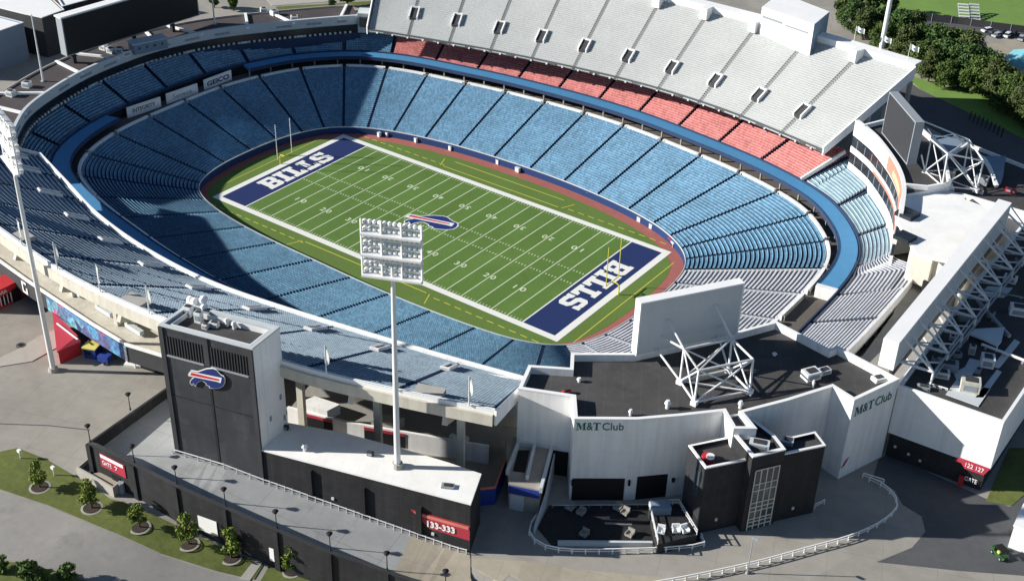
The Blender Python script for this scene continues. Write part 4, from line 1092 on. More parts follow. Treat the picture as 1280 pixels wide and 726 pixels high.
TT = [at(855, 436, zt), at(873.6, 463, zt), at(941.5, 449, zt), at(914.6, 423, zt)]
arm = [(TT[0], (98.4, -54.8, 37.5)), (TT[3], (103.6, -46.6, 38.6)), (TB[0], (97.4, -56.3, 31.5)), (TT[0], (97.8, -55.6, 34.0)), (TT[3], (104.6, -45.2, 33.5)), (TB[3], (104.4, -45.4, 31.5)), (TT[1], TT[0])]
truss(nb, TB, TT, arm)
fbd = video_board("video_board", "dark corner video board with white truss on the far suite roof", (104.9, 48.2), (93.0, 62.0), 31.4, 42.4, 2.0, "dark_face", "grey_steel", (.75, .64), "grey_steel") if False else None
mat("dark_face", (.032, .034, .040), .6, .1, .5, var2=.12, scale2=.1)
fbd = video_board("video_board", "dark corner video board with white truss on the far suite roof", (104.9, 48.2), (93.0, 62.0), 31.4, 42.4, 2.2, "dark_face", "grey_steel", (.75, .64), "grey_steel")
TBf = [at(1141, 178, 33.5), at(1166.7, 203, 29.5), at(1201, 204.7, 29.5), at(1192, 180, 29.5)]
TTf = [at(1150, 152, 38), at(1172.7, 152, 38), at(1190.8, 151.3, 36), at(1209, 173, 36)]
TBf = [(108.5, 51.5, 29.6), (114.5, 46.5, 29.6), (121, 52.5, 28.2), (115.5, 58.5, 29.6)]
TTf = [(108.0, 52.5, 38.5), (114.0, 47.0, 37.5), (120.8, 53.0, 35.5), (115.0, 59.0, 37.0)]
truss(fbd, TBf, TTf, [(TTf[0], (107.2, 50.8, 40.5)), (TTf[1], (107.0, 49.8, 39.5)), (TTf[3], (100.5, 57.8, 39.5)), (TBf[0], (107.2, 50.2, 34.0)), (TTf[3], (103, 55, 40.5))], .38)

# white roofed end concourse
Z_R = 28.4
ec = thing("end_concourse", (118, 20, G), "broad white roofed concourse between the corner suites and the long white board", "building")
wr = plan(Z_R, (1131, 236), (1206, 244), (1206, 249), (1252, 258), (1172, 352), (1188, 327), (1146, 316), (1122, 300))
wr = [at2(1131, 236, Z_R), at2(1206, 244, Z_R), at2(1206, 249, Z_R), (131.2, 44), (131.2, 8.5), at2(1188, 326, Z_R), at2(1146, 317, Z_R), (112.0, 25.6)]
b = MB(); b.prism(ccw(wr), Z_R - .8, Z_R); b.build("roof", "white_roof", ec)
wi = [(112.8, 25), (131, 14), (131, 44), (118, 46), (113, 40)]
b = MB(); b.prism(ccw([(117, 22.5), (131, 16.5), (131, 42), (118, 42)]), G, Z_R - .85); b.build("wall", "cream", ec)
b = MB(); b.box((121.2, 20.0, 22.8), (4.6, 2.4, 8.8), math.radians(-8)); b.build("stair_block", "cream", ec)
b = MB(); b.box((126.8, 15.8, 16.5), (8.6, .6, 8.6), math.radians(-22)); b.build("void_slab", "black", ec)  # black slab stands in for the unlit void under the roof edge
for px, py, w_, d_ in ((1134, 269, 4.2, 4.0), (1131, 298, 3.8, 3.6)):
    c = at(px, py, Z_R + .1)
    b = MB(); b.box((c[0], c[1], Z_R + .45), (w_, d_, .9), math.radians(-12)); b.build("roof_void_box", "dark_glass", ec)  # raised dark box stands in for an unlit hole in the roof
wkw = thing("service_walkway", (127, -5, 12), "grey service walkway between the pale benches and the long white board", "walkway")
b = MB(); b.prism(ccw([(117.5, 22), (131.5, 15), (131.8, -34), (121, -34), (122, -12), (121, 6)]), G - .2, 17.0); b.build("slab", "asphalt", wkw)
b = MB(); b.wall([(131.7, -33), (131.7, 14)], -.3, 17.0, 18.1); b.build("kerb_wall", "light_panel", wkw)
for k in range(5):
    y = -30 + 9.5 * k; b = MB(); b.beam((130.9, y, 18.0), (129.6, y - .4, 19.6), .35, .25); b.build("bracket", "white_paint", wkw)
# long white board, seen from behind
lb = video_board("video_board", "long white backed video board standing along the right end roof", (134.4, -34.6), (133.2, 33.6), 30.6, 36.6, 2.9, "light_panel", "screen_black", (-1, 0))
for k in range(9):
    y = -31.5 + 7.7 * k
    x0, x1 = 134.2 - .017 * (y + 34), 140.5
    for p, q, r in (((x0, y, 36), (x1, y + .8, 30.8), .24), ((x0, y, 31), (x1, y + .8, 30.8), .24), ((x1, y + .8, 30.8), (x1, y + .8, 28.2), .22), ((x0, y, 31), (x1, y + 4.6, 30.8), .16), ((x0, y + 3.9, 35.5), (x1, y + .8, 30.8), .16), ((x1, y + .8, 30.8), (x0 + 2.2, y + 3.8, 28.3), .15)):
        b = MB(); b.tube(p, q, r, n=8); b.build("brace", "white_metal", lb)
for z in (30.8, 29.0):
    b = MB(); b.tube((140.5, -31, z), (140.5, 31.5, z), .2, n=8); b.build("brace_rail", "grey_steel", lb)
b = MB(); b.wall([(133.6, -34), (132.6, 34)], -.5, 28.2, 30.6); b.build("plinth", "dark_panel", lb)

# right end building with dark roof
P1, P2 = at2(1123.5, 481, 28.4), at2(1255, 527, 28.4)
dx, dy = P2[0] - P1[0], P2[1] - P1[1]; l_ = math.hypot(dx, dy); ux, uy = dx / l_, dy / l_
edge_dir = (at2(1282, 487, 28.4)[0] - P2[0], at2(1282, 487, 28.4)[1] - P2[1]); le = math.hypot(*edge_dir); ex, ey = edge_dir[0] / le, edge_dir[1] / le
P3_, P4_ = (P2[0] + ex * 62, P2[1] + ey * 62), (132.2, 47)
rb = thing("end_building", (P1[0], P1[1], G), "white walled end building with a dark roof full of machines", "building")
poly = ccw([P1, P2, P3_, (150, 62), (134.8, 60), (134.8, 10)])
building(rb, poly, 17.6, 28.4, "white_wall", "dark_roof", .9, .5)
b = MB(); base = ccw([(P1[0] + ux * .3, P1[1] + uy * .3 + .5), (P2[0] - ux * .8, P2[1] + .6), (P3_[0] - 1.5, P3_[1]), (150, 60), (136, 59)]); b.prism(base, G - .5, 17.65, 0, bottom=False); b.build("base_wall", "black_wall", rb)
nrm = (uy, -ux)
def on_wall(s, out=0): return (P1[0] + ux * s + nrm[0] * out, P1[1] + uy * s + nrm[1] * out)
# red gate sign over the dark base
p = on_wall(l_ * .66, .12); b = MB()
O_ = Vector((p[0], p[1], 16.1))
plate("gate_sign", [[(0, .9), (1.0, 1.9), (6.4, 1.9), (5.6, 0), (2.2, 0), (1.4, .9)]], O_, (ux, uy, 0), (0, 0, 1), .12, "red_sign", rb)
text("sign_lettering", "122 127", O_ + Vector((nrm[0], nrm[1], 0)) * .15 + Vector((ux, uy, 0)) * 2.2 + Vector((0, 0, .5)), (ux, uy, 0), (0, 0, 1), .9, "white_paint", rb, width=3.3)
p = on_wall(l_ * .80, .1)
text("gate_lettering", "GATE", Vector((p[0], p[1], 13.6)), (ux, uy, 0), (0, 0, 1), .9, "white_paint", rb, width=2.2)
b = MB(); p = on_wall(l_ * .775, .1); b.box((p[0], p[1], 13.2), (.9, .5, 2.2), math.atan2(uy, ux)); b.build("gate_banner", "red", rb)
for s_ in (.10, .24, .36):
    p = on_wall(l_ * s_, .15); b = MB(); b.box((p[0], p[1], 15.6 - s_ * 4), (.45, .2, .45), math.atan2(uy, ux)); b.build("wall_lamp", "lit_strip", rb)
# dark roofs towards the far right
fr2 = thing("far_wing", (125, 62, G), "dark roofed wing with white parapets behind the corner truss", "building")
building(fr2, ccw([at2(1131, 234, 28.0), at2(1205, 243, 28.0), (132, 49), (150, 49.5), (152, 66), (138, 68), (126, 74), (110, 78), (108.5, 64), (116, 50)]), G, 28.0, "white_wall", "dark_roof", .8, .5)
fr3 = thing("far_wing", (128, 76, G), "small low dark roofed wing at the end of the far deck", "building")
building(fr3, [(97, 80), (106, 76), (112, 84), (103, 90)], G, 24.0, "dark_panel", "blue_roof", .4, .3, "blue_roof")
rp = thing("roof_canopy", (140, 58, 28), "sloping blue grey canopy with a curved white edge on the far right roof", "canopy")
cv = [at(1212 + 3 * t, 193 + 9 * t, 30.5 - .1 * t) for t in range(8)]
b = MB(); cw = [at(1224, 195, 30.5), at(1231, 200, 30.3), at(1236, 208, 30), at(1240, 217, 29.6), at(1243, 226, 29), at(1246, 233, 28.4)]
cb = [at(1258, 195, 30.6)] * 2 + [at(1256, 204, 30), at(1255, 212, 29.6), at(1254, 220, 29), at(1252, 228, 28.4)]
b.strip(cw, cb); b.strip([(x, y, z - .3) for x, y, z in cw], [(x, y, z - .3) for x, y, z in cb]); b.build("roof_sheet", "blue_roof", rp, fix=False)
b = MB()
for p, q in zip(cw, cw[1:]): b.beam(p, q, .7, .8)
b.build("white_edge", "white_paint", rp)
# machines on the right end roof
zr = 27.55
for k, (px, py, sx_, sy_, sz_, m_, lab) in enumerate((
    (1211, 487, 3.4, 2.6, 2.3, "cream", "cream air handling unit on the paved corner of the end building roof"),
    (1233, 456, 2.4, 2.4, 2.0, "white_metal", "white cooling unit beside the slab path on the end building roof"),
    (1184, 461, 3.6, 2.2, 1.6, "grey_steel", "twin fan grey cooling unit in the shaded middle of the end roof"),
    (1177, 470, 2.6, 1.8, 1.2, "white_metal", "low white unit just below the twin fan grey cooling unit"),
    (1214, 442, 1.2, 1.0, 1.9, "cream", "narrow upright cream box standing alone on the dark end roof"),
    (1272, 392, 3.4, 2.4, 1.8, "white_metal", "white cooling unit at the right edge of the end building roof"),
    (1154, 486, 2.2, 1.2, .7, "grey_steel", "flat grey hatch unit at the foot of the white truss braces"),
    (1185, 223, 2.6, 2.2, 2.4, "cream", "cream cabinet on the dark far wing roof below the truss"),
    (1226, 229, 3.0, 2.2, 1.8, "grey_steel", "pale grey machine on the far wing roof beside the canopy"),
    (1222, 241, 2.4, .9, .6, "white_metal", "small low white unit in front of the pale grey far wing machine"),
    (1263, 240, 2.6, 1.0, .8, "red", "small red unit near the right edge of the far wing roof"))):
    rooftop_unit("rooftop_unit", at(px, py, zr), (sx_, sy_, sz_), math.radians(20 if k < 7 else 5), m_, lab)
pav = thing("roof_paving", at(1200, 480, zr), "pale slab path laid across the dark end building roof", "paving")
for pts in (((1182, 493), (1196, 474), (1206, 480), (1238, 486), (1223, 508)), ((1219, 497), (1246, 462), (1252, 465), (1229, 497)), ((1240, 458), (1268, 424), (1275, 428), (1249, 460)), ((1192, 466), (1206, 459), (1212, 448), (1229, 452), (1212, 472), (1196, 475)), ((1222, 370), (1255, 372), (1266, 360), (1235, 358))):
    q = [at(x, y, zr + .03) for x, y in pts]; b = MB(); b.prism(ccw([v[:2] for v in q]), zr - .02, zr + .12); b.build("slab", "light_panel", pav)
clut = [(1168, 452, 1.2, 1.0, 1.0, 'grey_steel', 'small grey box left of the twin fan cooling unit'), (1196, 446, 1.6, 1.1, .9, 'grey_steel', 'grey box in the shade right of the truss braces'), (1176, 440, 1.0, .8, 1.3, 'white_metal', 'upright white box at the foot of the middle truss braces'), (1205, 400, 2.2, 1.4, 1.2, 'grey_steel', 'grey machine in the shade below the long white board'), (1190, 424, 1.1, 1.0, .9, 'white_metal', 'little white box beside the wedge shaped canopy'), (1238, 396, 1.4, 1.2, 1.1, 'grey_steel', 'grey box above the wedge shaped canopy'), (1262, 352, 2.6, 1.6, 1.4, 'white_metal', 'pale machine under the upper end of the truss braces'), (1246, 336, 1.6, 1.2, 1.2, 'grey_steel', 'grey box by the uppermost truss braces'), (1274, 330, 1.8, 1.4, 1.2, 'grey_steel', 'grey box at the right edge beside the uppermost braces'), (1222, 466, 1.0, .9, 1.0, 'grey_steel', 'small grey box between the cream unit and the slab path')]
for px, py, sx_, sy_, sz_, m_, lab in clut: rooftop_unit("rooftop_unit", at(px, py, zr), (sx_, sy_, sz_), math.radians(rnd.uniform(0, 40)), m_, lab)
for k, (p_, q_, r_, m_, lab) in enumerate((((1186, 436), (1216, 395), .18, 'white_metal', 'thin white pipe running up the shaded end roof'), ((1196, 440), (1226, 398), .14, 'grey_steel', 'thin grey pipe beside the white one on the end roof'), ((1218, 360), (1280, 372), .16, 'grey_steel', 'grey pipe crossing the upper part of the end roof'), ((1160, 478), (1185, 486), .14, 'white_metal', 'short white pipe near the flat grey hatch on the end roof'))):
    p, q = at(*p_, zr + .35), at(*q_, zr + .35); t = thing('roof_pipe', p, lab, 'pipe')
    b = MB(); b.tube(p, q, r_, n=8); b.build('pipe', m_, t)
    for f_ in (.05, .35, .65, .95):
        c = Vector(p).lerp(Vector(q), f_); b = MB(); b.box((c.x, c.y, zr + .12), (.5, .3, .24)); b.build('stand', 'grey_steel', t)
dish = thing("roof_canopy", at(1236, 420, zr), "pale blue wedge shaped canopy lying on the shaded end roof", "canopy")
q = [at(x, y, zr + 1.4) for x, y in ((1211, 417), (1219, 411), (1256, 409), (1252, 426), (1247, 432), (1230, 424))]
b = MB(); b.prism(ccw([v[:2] for v in q]), zr + 1.1, zr + 1.45); b.build("roof_sheet", "light_panel", dish)
for v in q[::2]:
    b = MB(); b.tube((v[0], v[1], zr), (v[0], v[1], zr + 1.2), .12, n=8); b.build("leg", "white_metal", dish)
for k, ((a0, a1), (b0, b1), lab) in enumerate((((1227, 430), (1285, 452), "white pipe crossing the end roof to the right edge"), ((1222, 376), (1262, 420), "grey duct slanting down across the end roof"))):
    p, q = at(a0, a1, zr + .8), at(b0, b1, zr + .8)
    t = thing("roof_pipe", p, lab, "pipe"); b = MB(); b.tube(p, q, .28 if k == 0 else .4, n=10); b.build("pipe", "white_metal" if k == 0 else "grey_steel", t)
    for f_ in (.1, .5, .9):
        c = Vector(p).lerp(Vector(q), f_); b = MB(); b.box((c.x, c.y, zr + .3), (.4, .4, .6)); b.build("stand", "grey_steel", t)

# ================================================================== NEAR CLUB BUILDING
ZC = 30.0
cb_ = thing("club_building", (105, -55, G), "white club building with a dark flat roof in the near right corner", "building")
front = [(648, 485), (716, 495), (718, 523), (797, 523.5), (850, 519), (904.5, 513), (917, 535), (946, 535), (929, 514.5), (985, 500), (1041, 482.5), (1068, 499.5), (1124, 473), (1047, 432), (1037, 436), (970, 401), (925, 413), (792, 441), (714, 441), (713, 459.5), (661, 456)]
cpoly = plan(ZC, *front)
building(cb_, cpoly, G - .3, ZC, "white_wall", "dark_roof", 1.5, .6)
# dark openings at the foot of the front wall
F0, F1, F2 = at2(718, 523, ZC), at2(797, 523.5, ZC), at2(904.5, 513, ZC)
def wall_frame(a, c):
    d = Vector((c[0] - a[0], c[1] - a[1], 0)); L = d.length; d.normalize(); n = Vector((d.y, -d.x, 0)); return Vector((a[0], a[1], 0)), d, n, L
A0, d0, n0, L0 = wall_frame(F0, F1)
A1, d1, n1, L1 = wall_frame(F1, F2)
def wall_box(A, d, n, s0, s1, z0, z1, th, name, m, root, off=0.02):
    p, q = A + d * s0 + n * off, A + d * s1 + n * off
    b = MB(); b.hexa([(p.x, p.y, z0), (q.x, q.y, z0), (q.x + n.x * th, q.y + n.y * th, z0), (p.x + n.x * th, p.y + n.y * th, z0), (p.x, p.y, z1), (q.x, q.y, z1), (q.x + n.x * th, q.y + n.y * th, z1), (p.x + n.x * th, p.y + n.y * th, z1)])
    return b.build(name, m, root)
wall_box(A0, d0, n0, .4, L0 - 1.2, G - .3, 16.9, .12, "garage_opening", "black", cb_)
wall_box(A1, d1, n1, 1.0, 6.6, G - .3, 17.2, .12, "garage_opening", "black", cb_)
for s_ in (.2, L0 - .6): wall_box(A0, d0, n0, s_, s_ + .4, 15.6, 16.6, .5, "wall_lamp", "black", cb_)
wall_box(A1, d1, n1, 7.4, 7.9, 15.4, 16.2, .5, "wall_lamp", "black", cb_)
SER = {'M': ([[(0, 0), (.34, 0), (.34, .07), (0, .07)], [(.13, .07), (.21, .07), (.21, .93), (.13, .93)], [(.86, .07), (1.08, .07), (1.08, .93), (.86, .93)], [(.76, 0), (1.18, 0), (1.18, .07), (.76, .07)], [(0, .93), (.21, .93), (.21, 1), (0, 1)], [(.86, .93), (1.18, .93), (1.18, 1), (.86, 1)]], [[(.13, 1), (.38, 1), (.66, .30), (.55, .0)], [(.56, .02), (.66, .30), (.95, 1), (.87, 1)]]),
       'T': ([[(0, .76), (.05, .76), (.10, .91), (.90, .91), (.95, .76), (1, .76), (1, 1), (0, 1)], [(.37, .07), (.63, .07), (.63, .905), (.37, .905)], [(.22, 0), (.78, 0), (.78, .065), (.22, .065)]], [])}
def serif(ch, O, d, n, w, h, root):
    a_, b_ = SER[ch]; k = w / (1.18 if ch == 'M' else 1.0)
    plate("club_lettering", a_, O, d, (0, 0, 1), .04, "green_text", root, k, h)
    for q in b_: plate("club_lettering", [q], O + n * (.015 if q is b_[0] else .02), d, (0, 0, 1), .04, "green_text", root, k, h)
def club_sign(O, d, n, W, h, root):
    serif('M', O, d, n, W * .21, h, root); text("club_lettering", "&", O + d * (W * .225), d, (0, 0, 1), h, "green_text", root, width=W * .125)
    serif('T', O + d * (W * .355), d, n, W * .15, h, root); text("club_lettering", "Club", O + d * (W * .55), d, (0, 0, 1), h, "green_text", root, width=W * .44)
club_sign(A0 + d0 * .35 + n0 * .04 + Vector((0, 0, 27.6)), d0, n0, 8.3, 1.55, cb_)
Ka, Kb = at2(1068, 499.5, ZC), at2(1124, 473, ZC)
AK, dK, nK, LK = wall_frame(Ka, Kb)
club_sign(AK + dK * .8 + nK * .04 + Vector((0, 0, 26.0)), dK, nK, LK * .84, 1.9, cb_)
AJ, dJ, nJ, LJ = wall_frame(at2(1041, 482.5, ZC), Ka)
plate("red_arrow", [[(0, 0), (.9, 1.5), (1.7, 1.9), (.8, .4)]], AK + dK * .2 + nK * .05 + Vector((0, 0, 14.5)), dK, (0, 0, 1), .06, "red_sign", cb_)
# dark recess at the left foot
Wl, dl, nl, Ll = wall_frame(at2(648, 485, ZC), at2(716, 495, ZC))
wall_box(Wl, dl, nl, Ll - 5.2, Ll - .1, G - .3, 17.5, .1, "garage_opening", "black", cb_)
for k, (px, py, h_, r_, lab) in enumerate(((724, 477, .9, .5, "small white vent cap on the left part of the club roof"), (834, 510, 1.7, .6, "tall white vent pipe right of centre on the club roof"), (788, 519, 1.3, .45, "white vent pipe at the club roof's front parapet"), (925, 510, 1.6, .5, "white vent pipe beside the notch in the club roof"), (968, 444, .6, .5, "small white vent in the shadow of the grey backed board"), (1016, 484, 1.6, .3, "short white post by the club roof's front parapet"))):
    vent_pipe("roof_vent", at(px, py, ZC - 1.5), h_, r_, lab)
for px, py, sz, lab in ((1013, 472, (3.0, 2.2, 1.6), "twin white air conditioner on the right part of the club roof"), (1030, 466, (2.2, 1.4, .9), "low white unit just right of the twin club roof air conditioner"), (1098, 475, (2.4, 1.6, .8), "low white unit in the far right corner of the club roof"), (708, 492, (1.5, .6, .8), "small red box at the club roof's left step")):
    rooftop_unit("rooftop_unit", at(px, py, ZC - 1.5), sz, math.radians(60), "red" if "red box" in lab else "white_metal", lab)

# black entrance building in front of the club
eb = thing("entrance_building", (120, -68, G), "black three part entrance building with a tall gridded window", "building")
zL, zM, zR_ = 26.6, 28.6, 27.2
building(eb, plan(zL, (861, 556), (919, 544), (938, 573), (882, 584.4)), G - .3, zL, "black_wall", "dark_roof", .8, .4, names=("left_wall", "left_roof", "left_parapet"))
building(eb, plan(zM, (903, 520), (932, 516), (968, 543), (982, 561), (941, 570.5), (918, 543)), G - .3, zM, "black_wall", "dark_roof", 1.0, .6, names=("middle_wall", "middle_roof", "middle_parapet"))
building(eb, plan(zR_, (966, 551), (1019, 539), (1032, 556), (979, 567)), G - .3, zR_, "black_wall", "dark_roof", .8, .4, names=("right_wall", "right_roof", "right_parapet"))
AM, dM, nM, LM = wall_frame(at2(941, 570.5, zM), at2(982, 561, zM))
g0, g1 = LM * .16, LM * .90
wall_box(AM, dM, nM, g0, g1, G + .1, 25.4, .06, "window", "tint_glass", eb)
for k in range(5):
    s_ = g0 + (g1 - g0) * k / 4; wall_box(AM, dM, nM, s_ - .09, s_ + .09, G + .1, 25.4, .10, "window_frame", "cream", eb, .09)
for z in (25.4, 22.3, 20.9, 18.2, 17.2, 16.3, 14.6, 13.9, 13.0):
    wall_box(AM, dM, nM, g0, g1, z - .1, z + .1, .12, "window_frame", "cream", eb, .09)
AL_, dL_, nL_, LL_ = wall_frame(at2(882, 584.4, zL), at2(938, 573, zL))
for s_ in (LL_ * .38, LL_ * .95): wall_box(AL_, dL_, nL_, s_, s_ + .4, 14.2, 14.8, .2, "wall_lamp", "lit_strip", eb)
AR_, dR_, nR_, LR_ = wall_frame(at2(979, 567, zR_), at2(1032, 556, zR_))
wall_box(AR_, dR_, nR_, LR_ * .45, LR_ * .45 + .4, 14.0, 14.6, .2, "wall_lamp", "lit_strip", eb)
AS_, dS_, nS_, LS_ = wall_frame(at2(861, 556, zL), at2(882, 584.4, zL))
wall_box(AS_, dS_, nS_, .2, LS_ - .1, G, 26.2, .06, "side_panel", "dark_face", eb)
for a_, c_ in ((.52, .66), (.70, .80)): wall_box(AS_, dS_, nS_, LS_ * a_, LS_ * c_, 19.5, 24.6, .06, "side_window", "tint_glass", eb, .1)
rooftop_unit("rooftop_unit", at(949, 556, zM - 1.0), (3.4, 1.9, .7), math.radians(20), "light_panel", "flat pale hatch on the black entrance building's middle roof")
rooftop_unit("rooftop_unit", at(984, 553.5, zR_ - .8), (2.0, 1.6, .9), math.radians(20), "light_panel", "pale box on the black entrance building's right roof")
rb2 = thing("roof_ornament", at(884, 574, zL - .8), "red and white round ornament on the entrance building's left roof", "ornament")
c = at(884, 574, zL - .8); b = MB(); b.tube((c[0], c[1], c[2]), (c[0], c[1], c[2] + .9), 1.2, 1.0, 16); b.build("red_drum", "red", rb2)
b = MB(); b.tube((c[0] + .6, c[1] - .2, c[2] + .9), (c[0] + .6, c[1] - .2, c[2] + 1.3), .7, .7, 14); b.build("white_cap", "white_paint", rb2)

# ================================================================== BLACK TOWER
ZT = 43.8
tw = thing("elevator_tower", (37, -108, G), "tall black tower with a charging animal emblem and a white side wall", "tower")
T4 = [at2(199, 405, ZT), at2(315, 435, ZT), at2(349, 408, ZT)]
T4.append((T4[0][0] + T4[2][0] - T4[1][0], T4[0][1] + T4[2][1] - T4[1][1]))
tp = T4
b = MB(); b.prism(ccw([tp[0], tp[1], tp[2], tp[3]]), G, ZT - .3, 0, top=False); b.build("wall", "white_wall", tw, fix=True)
At, dt_, nt_, Lt = wall_frame(tp[0], tp[1])
wall_box(At, dt_, nt_, -.1, Lt + .05, G, ZT - .3, .12, "front_cladding", "tower_panel", tw, .01)
wall_box(At, dt_, nt_, -.12, .75, G, ZT - .3, .3, "corner_pilaster", "dark_panel", tw, .1)
wall_box(At, dt_, nt_, Lt - .75, Lt + .08, G, ZT - .3, .3, "corner_pilaster", "dark_panel", tw, .1)
wall_box(At, dt_, nt_, Lt / 2 - .5, Lt / 2 + .5, 37.9, ZT - .3, .25, "middle_pier", "tower_panel", tw, .1)
wall_box(At, dt_, nt_, Lt / 2 - .22, Lt / 2 + .22, G, 37.9, .10, "panel_joint", "black_wall", tw, .1)
wall_box(At, dt_, nt_, .75, Lt - .75, 29.4, 29.65, .08, "panel_joint", "black_wall", tw, .1)
for z in (25.2, 21.0): wall_box(At, dt_, nt_, .75, Lt - .75, z, z + .1, .06, "panel_joint", "dark_panel", tw, .1)
for a_, c_ in ((1.0, Lt / 2 - .7), (Lt / 2 + .7, Lt - 1.0)):
    lv = wall_box(At, dt_, nt_, a_, c_, 38.1, 41.9, .05, "louvre_band", "black", tw, .1)
    wall_box(At, dt_, nt_, a_, c_, 37.8, 38.1, .3, "louvre_sill", "grey_steel", tw, .1)
    n_ = 13
    for k in range(n_):
        s_ = a_ + (c_ - a_) * (k + .5) / n_
        wall_box(At, dt_, nt_, s_ - .09, s_ + .09, 38.1, 41.9, .14, "louvre_blade", "dark_panel", tw, .12)
# emblem standing off the cladding
def on_plane(px, py, P0, N):
    d = Vector(tuple(_f + _S * (px - 640) / FOC - _U * (py - 363) / FOC)); o = Vector(tuple(CAM)); return o + d * ((P0 - o).dot(N) / d.dot(N))
_B3 = np.array([tuple(on_plane(x / 18.16 + 228, y / 18.15 + 452, At + nt_ * .35, nt_)) for (x, y), _ in _pts]); _c3 = np.linalg.lstsq(_A, _B3, rcond=None)[0]
emblem(tw, tuple(_c3[2]), tuple(_c3[0]), tuple(_c3[1]), (float(np.linalg.norm(_c3[0])), float(np.linalg.norm(_c3[1]))), .16)
ca = MB(); oo_ = offset_line(ccw(tp), -.1, True); ii_ = offset_line(ccw(tp), .55, True)
ca.strip(P3(oo_, ZT - .35), P3(oo_, ZT), 0, True); ca.strip(P3(oo_, ZT), P3(ii_, ZT), 0, True); ca.strip(P3(ii_, ZT), P3(ii_, ZT - 1.3), 0, True); ca.build("coping", "light_panel", tw, fix=False)
i2 = offset_line(ccw(tp), 1.1, True); i3 = offset_line(ccw(tp), 1.35, True)
ca = MB(); ca.strip(P3(i2, ZT - 1.3), P3(i2, ZT - .35), 0, True); ca.strip(P3(i2, ZT - .35), P3(i3, ZT - .35), 0, True); ca.strip(P3(i3, ZT - .35), P3(i3, ZT - 1.3), 0, True); ca.build("inner_kerb", "white_metal", tw, fix=False)
b = MB(); b.prism(offset_line(ccw(tp), .5, True), ZT - 1.7, ZT - 1.28); b.build("roof", "dark_roof", tw)
AS2, dS2, nS2, LS2 = wall_frame(tp[1], tp[2])
wall_box(AS2, dS2, nS2, .05, LS2 - .05, G, ZT - .35, .1, "side_cladding", "white_wall", tw, .01)
for s_, z in ((.78, 29.6), (.36, 27.0), (.86, 24.8), (.42, 21.6)): wall_box(AS2, dS2, nS2, LS2 * s_, LS2 * s_ + .5, z, z + 1.0, .12, "wall_lamp", "grey_steel", tw, .1)
# roof machines on the tower
for k, (px, py, sx_, sy_, sz_, m_, lab) in enumerate(((236, 394, 1.4, 1.3, 1.9, "white_metal", "tall white unit at the left rear of the tower roof"), (249, 402, 1.2, 1.1, 2.0, "white_metal", "tall white unit at the middle front of the tower roof"), (259, 395, 1.8, 1.5, 1.2, "grey_steel", "grey machine in the middle of the tower roof"), (257, 410, 1.0, .9, .9, "white_metal", "small white unit at the front edge of the tower roof"), (276, 396, 1.2, 1.0, .8, "white_metal", "small white unit on the rear half of the tower roof"), (268, 408, 1.6, .9, .9, "white_metal", "long white unit behind the front edge of the tower roof"))):
    rooftop_unit("rooftop_unit", at(px, py, ZT - 1.28), (sx_, sy_, sz_), math.radians(15), m_, lab)
for k, (px, py) in enumerate(((284, 407), (293, 411))): vent_pipe("roof_vent", at(px, py, ZT - 1.28), 1.5, .5, ["left one of two white mushroom vents on the tower roof", "right one of two white mushroom vents on the tower roof"][k])
t = thing("duct_stack", at(243, 385, ZT - 1.28), "cluster of bright white exhaust ducts rising behind the tower roof", "duct")
for dx_, dy_, hh, r_ in ((0, 0, 1.5, .7), (1.4, .6, 1.9, .65), (-1.4, .3, 1.2, .65), (2.5, -.2, 1.3, .6), (.6, 1.5, 1.5, .65)):
    c = at(243, 385, ZT - 1.28); c = (c[0] + dx_, c[1] + dy_, c[2])
    b = MB(); b.tube(c, (c[0], c[1], c[2] + hh), r_, r_ * .8, 12); b.tube((c[0], c[1], c[2] + hh), (c[0] + r_ * 1.3, c[1] - .2, c[2] + hh + .3), r_ * .8, r_ * .9, 12); b.build("duct", "white_paint", t)

# ================================================================== RAMP, BLACK WALL BUILDING
ZW = 22.9
wb_poly = ccw([at2(322, 560, ZW), at2(588, 629, ZW), at2(601, 592, ZW), at2(560, 578, ZW), at2(500, 560, ZW), at2(430, 541, ZW), at2(357, 528, ZW), at2(345, 540, ZW)])
wbd = thing("ramp_building", at2(470, 590, ZW) + (G,), "long black walled building with a flat white roof beside the ramp", "building")
b = MB(); b.prism(wb_poly, G - .5, ZW - .3, 0, top=False, bottom=False); b.build("wall", "black_wall", wbd, fix=False)
b = MB(); b.prism(offset_line(wb_poly, -.1, True), ZW - .3, ZW); b.build("roof", "white_roof", wbd)
Aw, dw, nw, Lw = wall_frame(at2(328, 561.5, ZW), at2(588, 629, ZW))
def ramp_z(x): return 16.6 - 4.5 * min(1, max(0, (x - 46) / 42))
for f_ in (.22, .48, .75):
    x_ = (Aw + dw * Lw * f_).x
    wall_box(Aw, dw, nw, Lw * f_, Lw * f_ + 1.0, ramp_z(x_) - .4, 22.0 - 3.2 * f_, .55, "pilaster", "black_wall", wbd)
for f_ in (.335, .82):
    x_ = (Aw + dw * Lw * f_).x
    wall_box(Aw, dw, nw, Lw * f_, Lw * f_ + .5, ramp_z(x_) + 1.4, ramp_z(x_) + 1.9, .2, "wall_lamp", "lit_strip", wbd)
sO = Aw + dw * (Lw - 10.6) + nw * .06 + Vector((0, 0, 14.6))
plate("gate_sign", [[(0, 3.7), (10.6, 3.5), (10.6, .3), (3.4, .6)]], sO, dw, (0, 0, 1), .12, "red_sign", wbd)
plate("sign_band", [[(.5, 3.5), (10.4, 3.3), (10.4, 2.7), (1.4, 2.9)]], sO + nw * .14, dw, (0, 0, 1), .05, "red_fade", wbd)
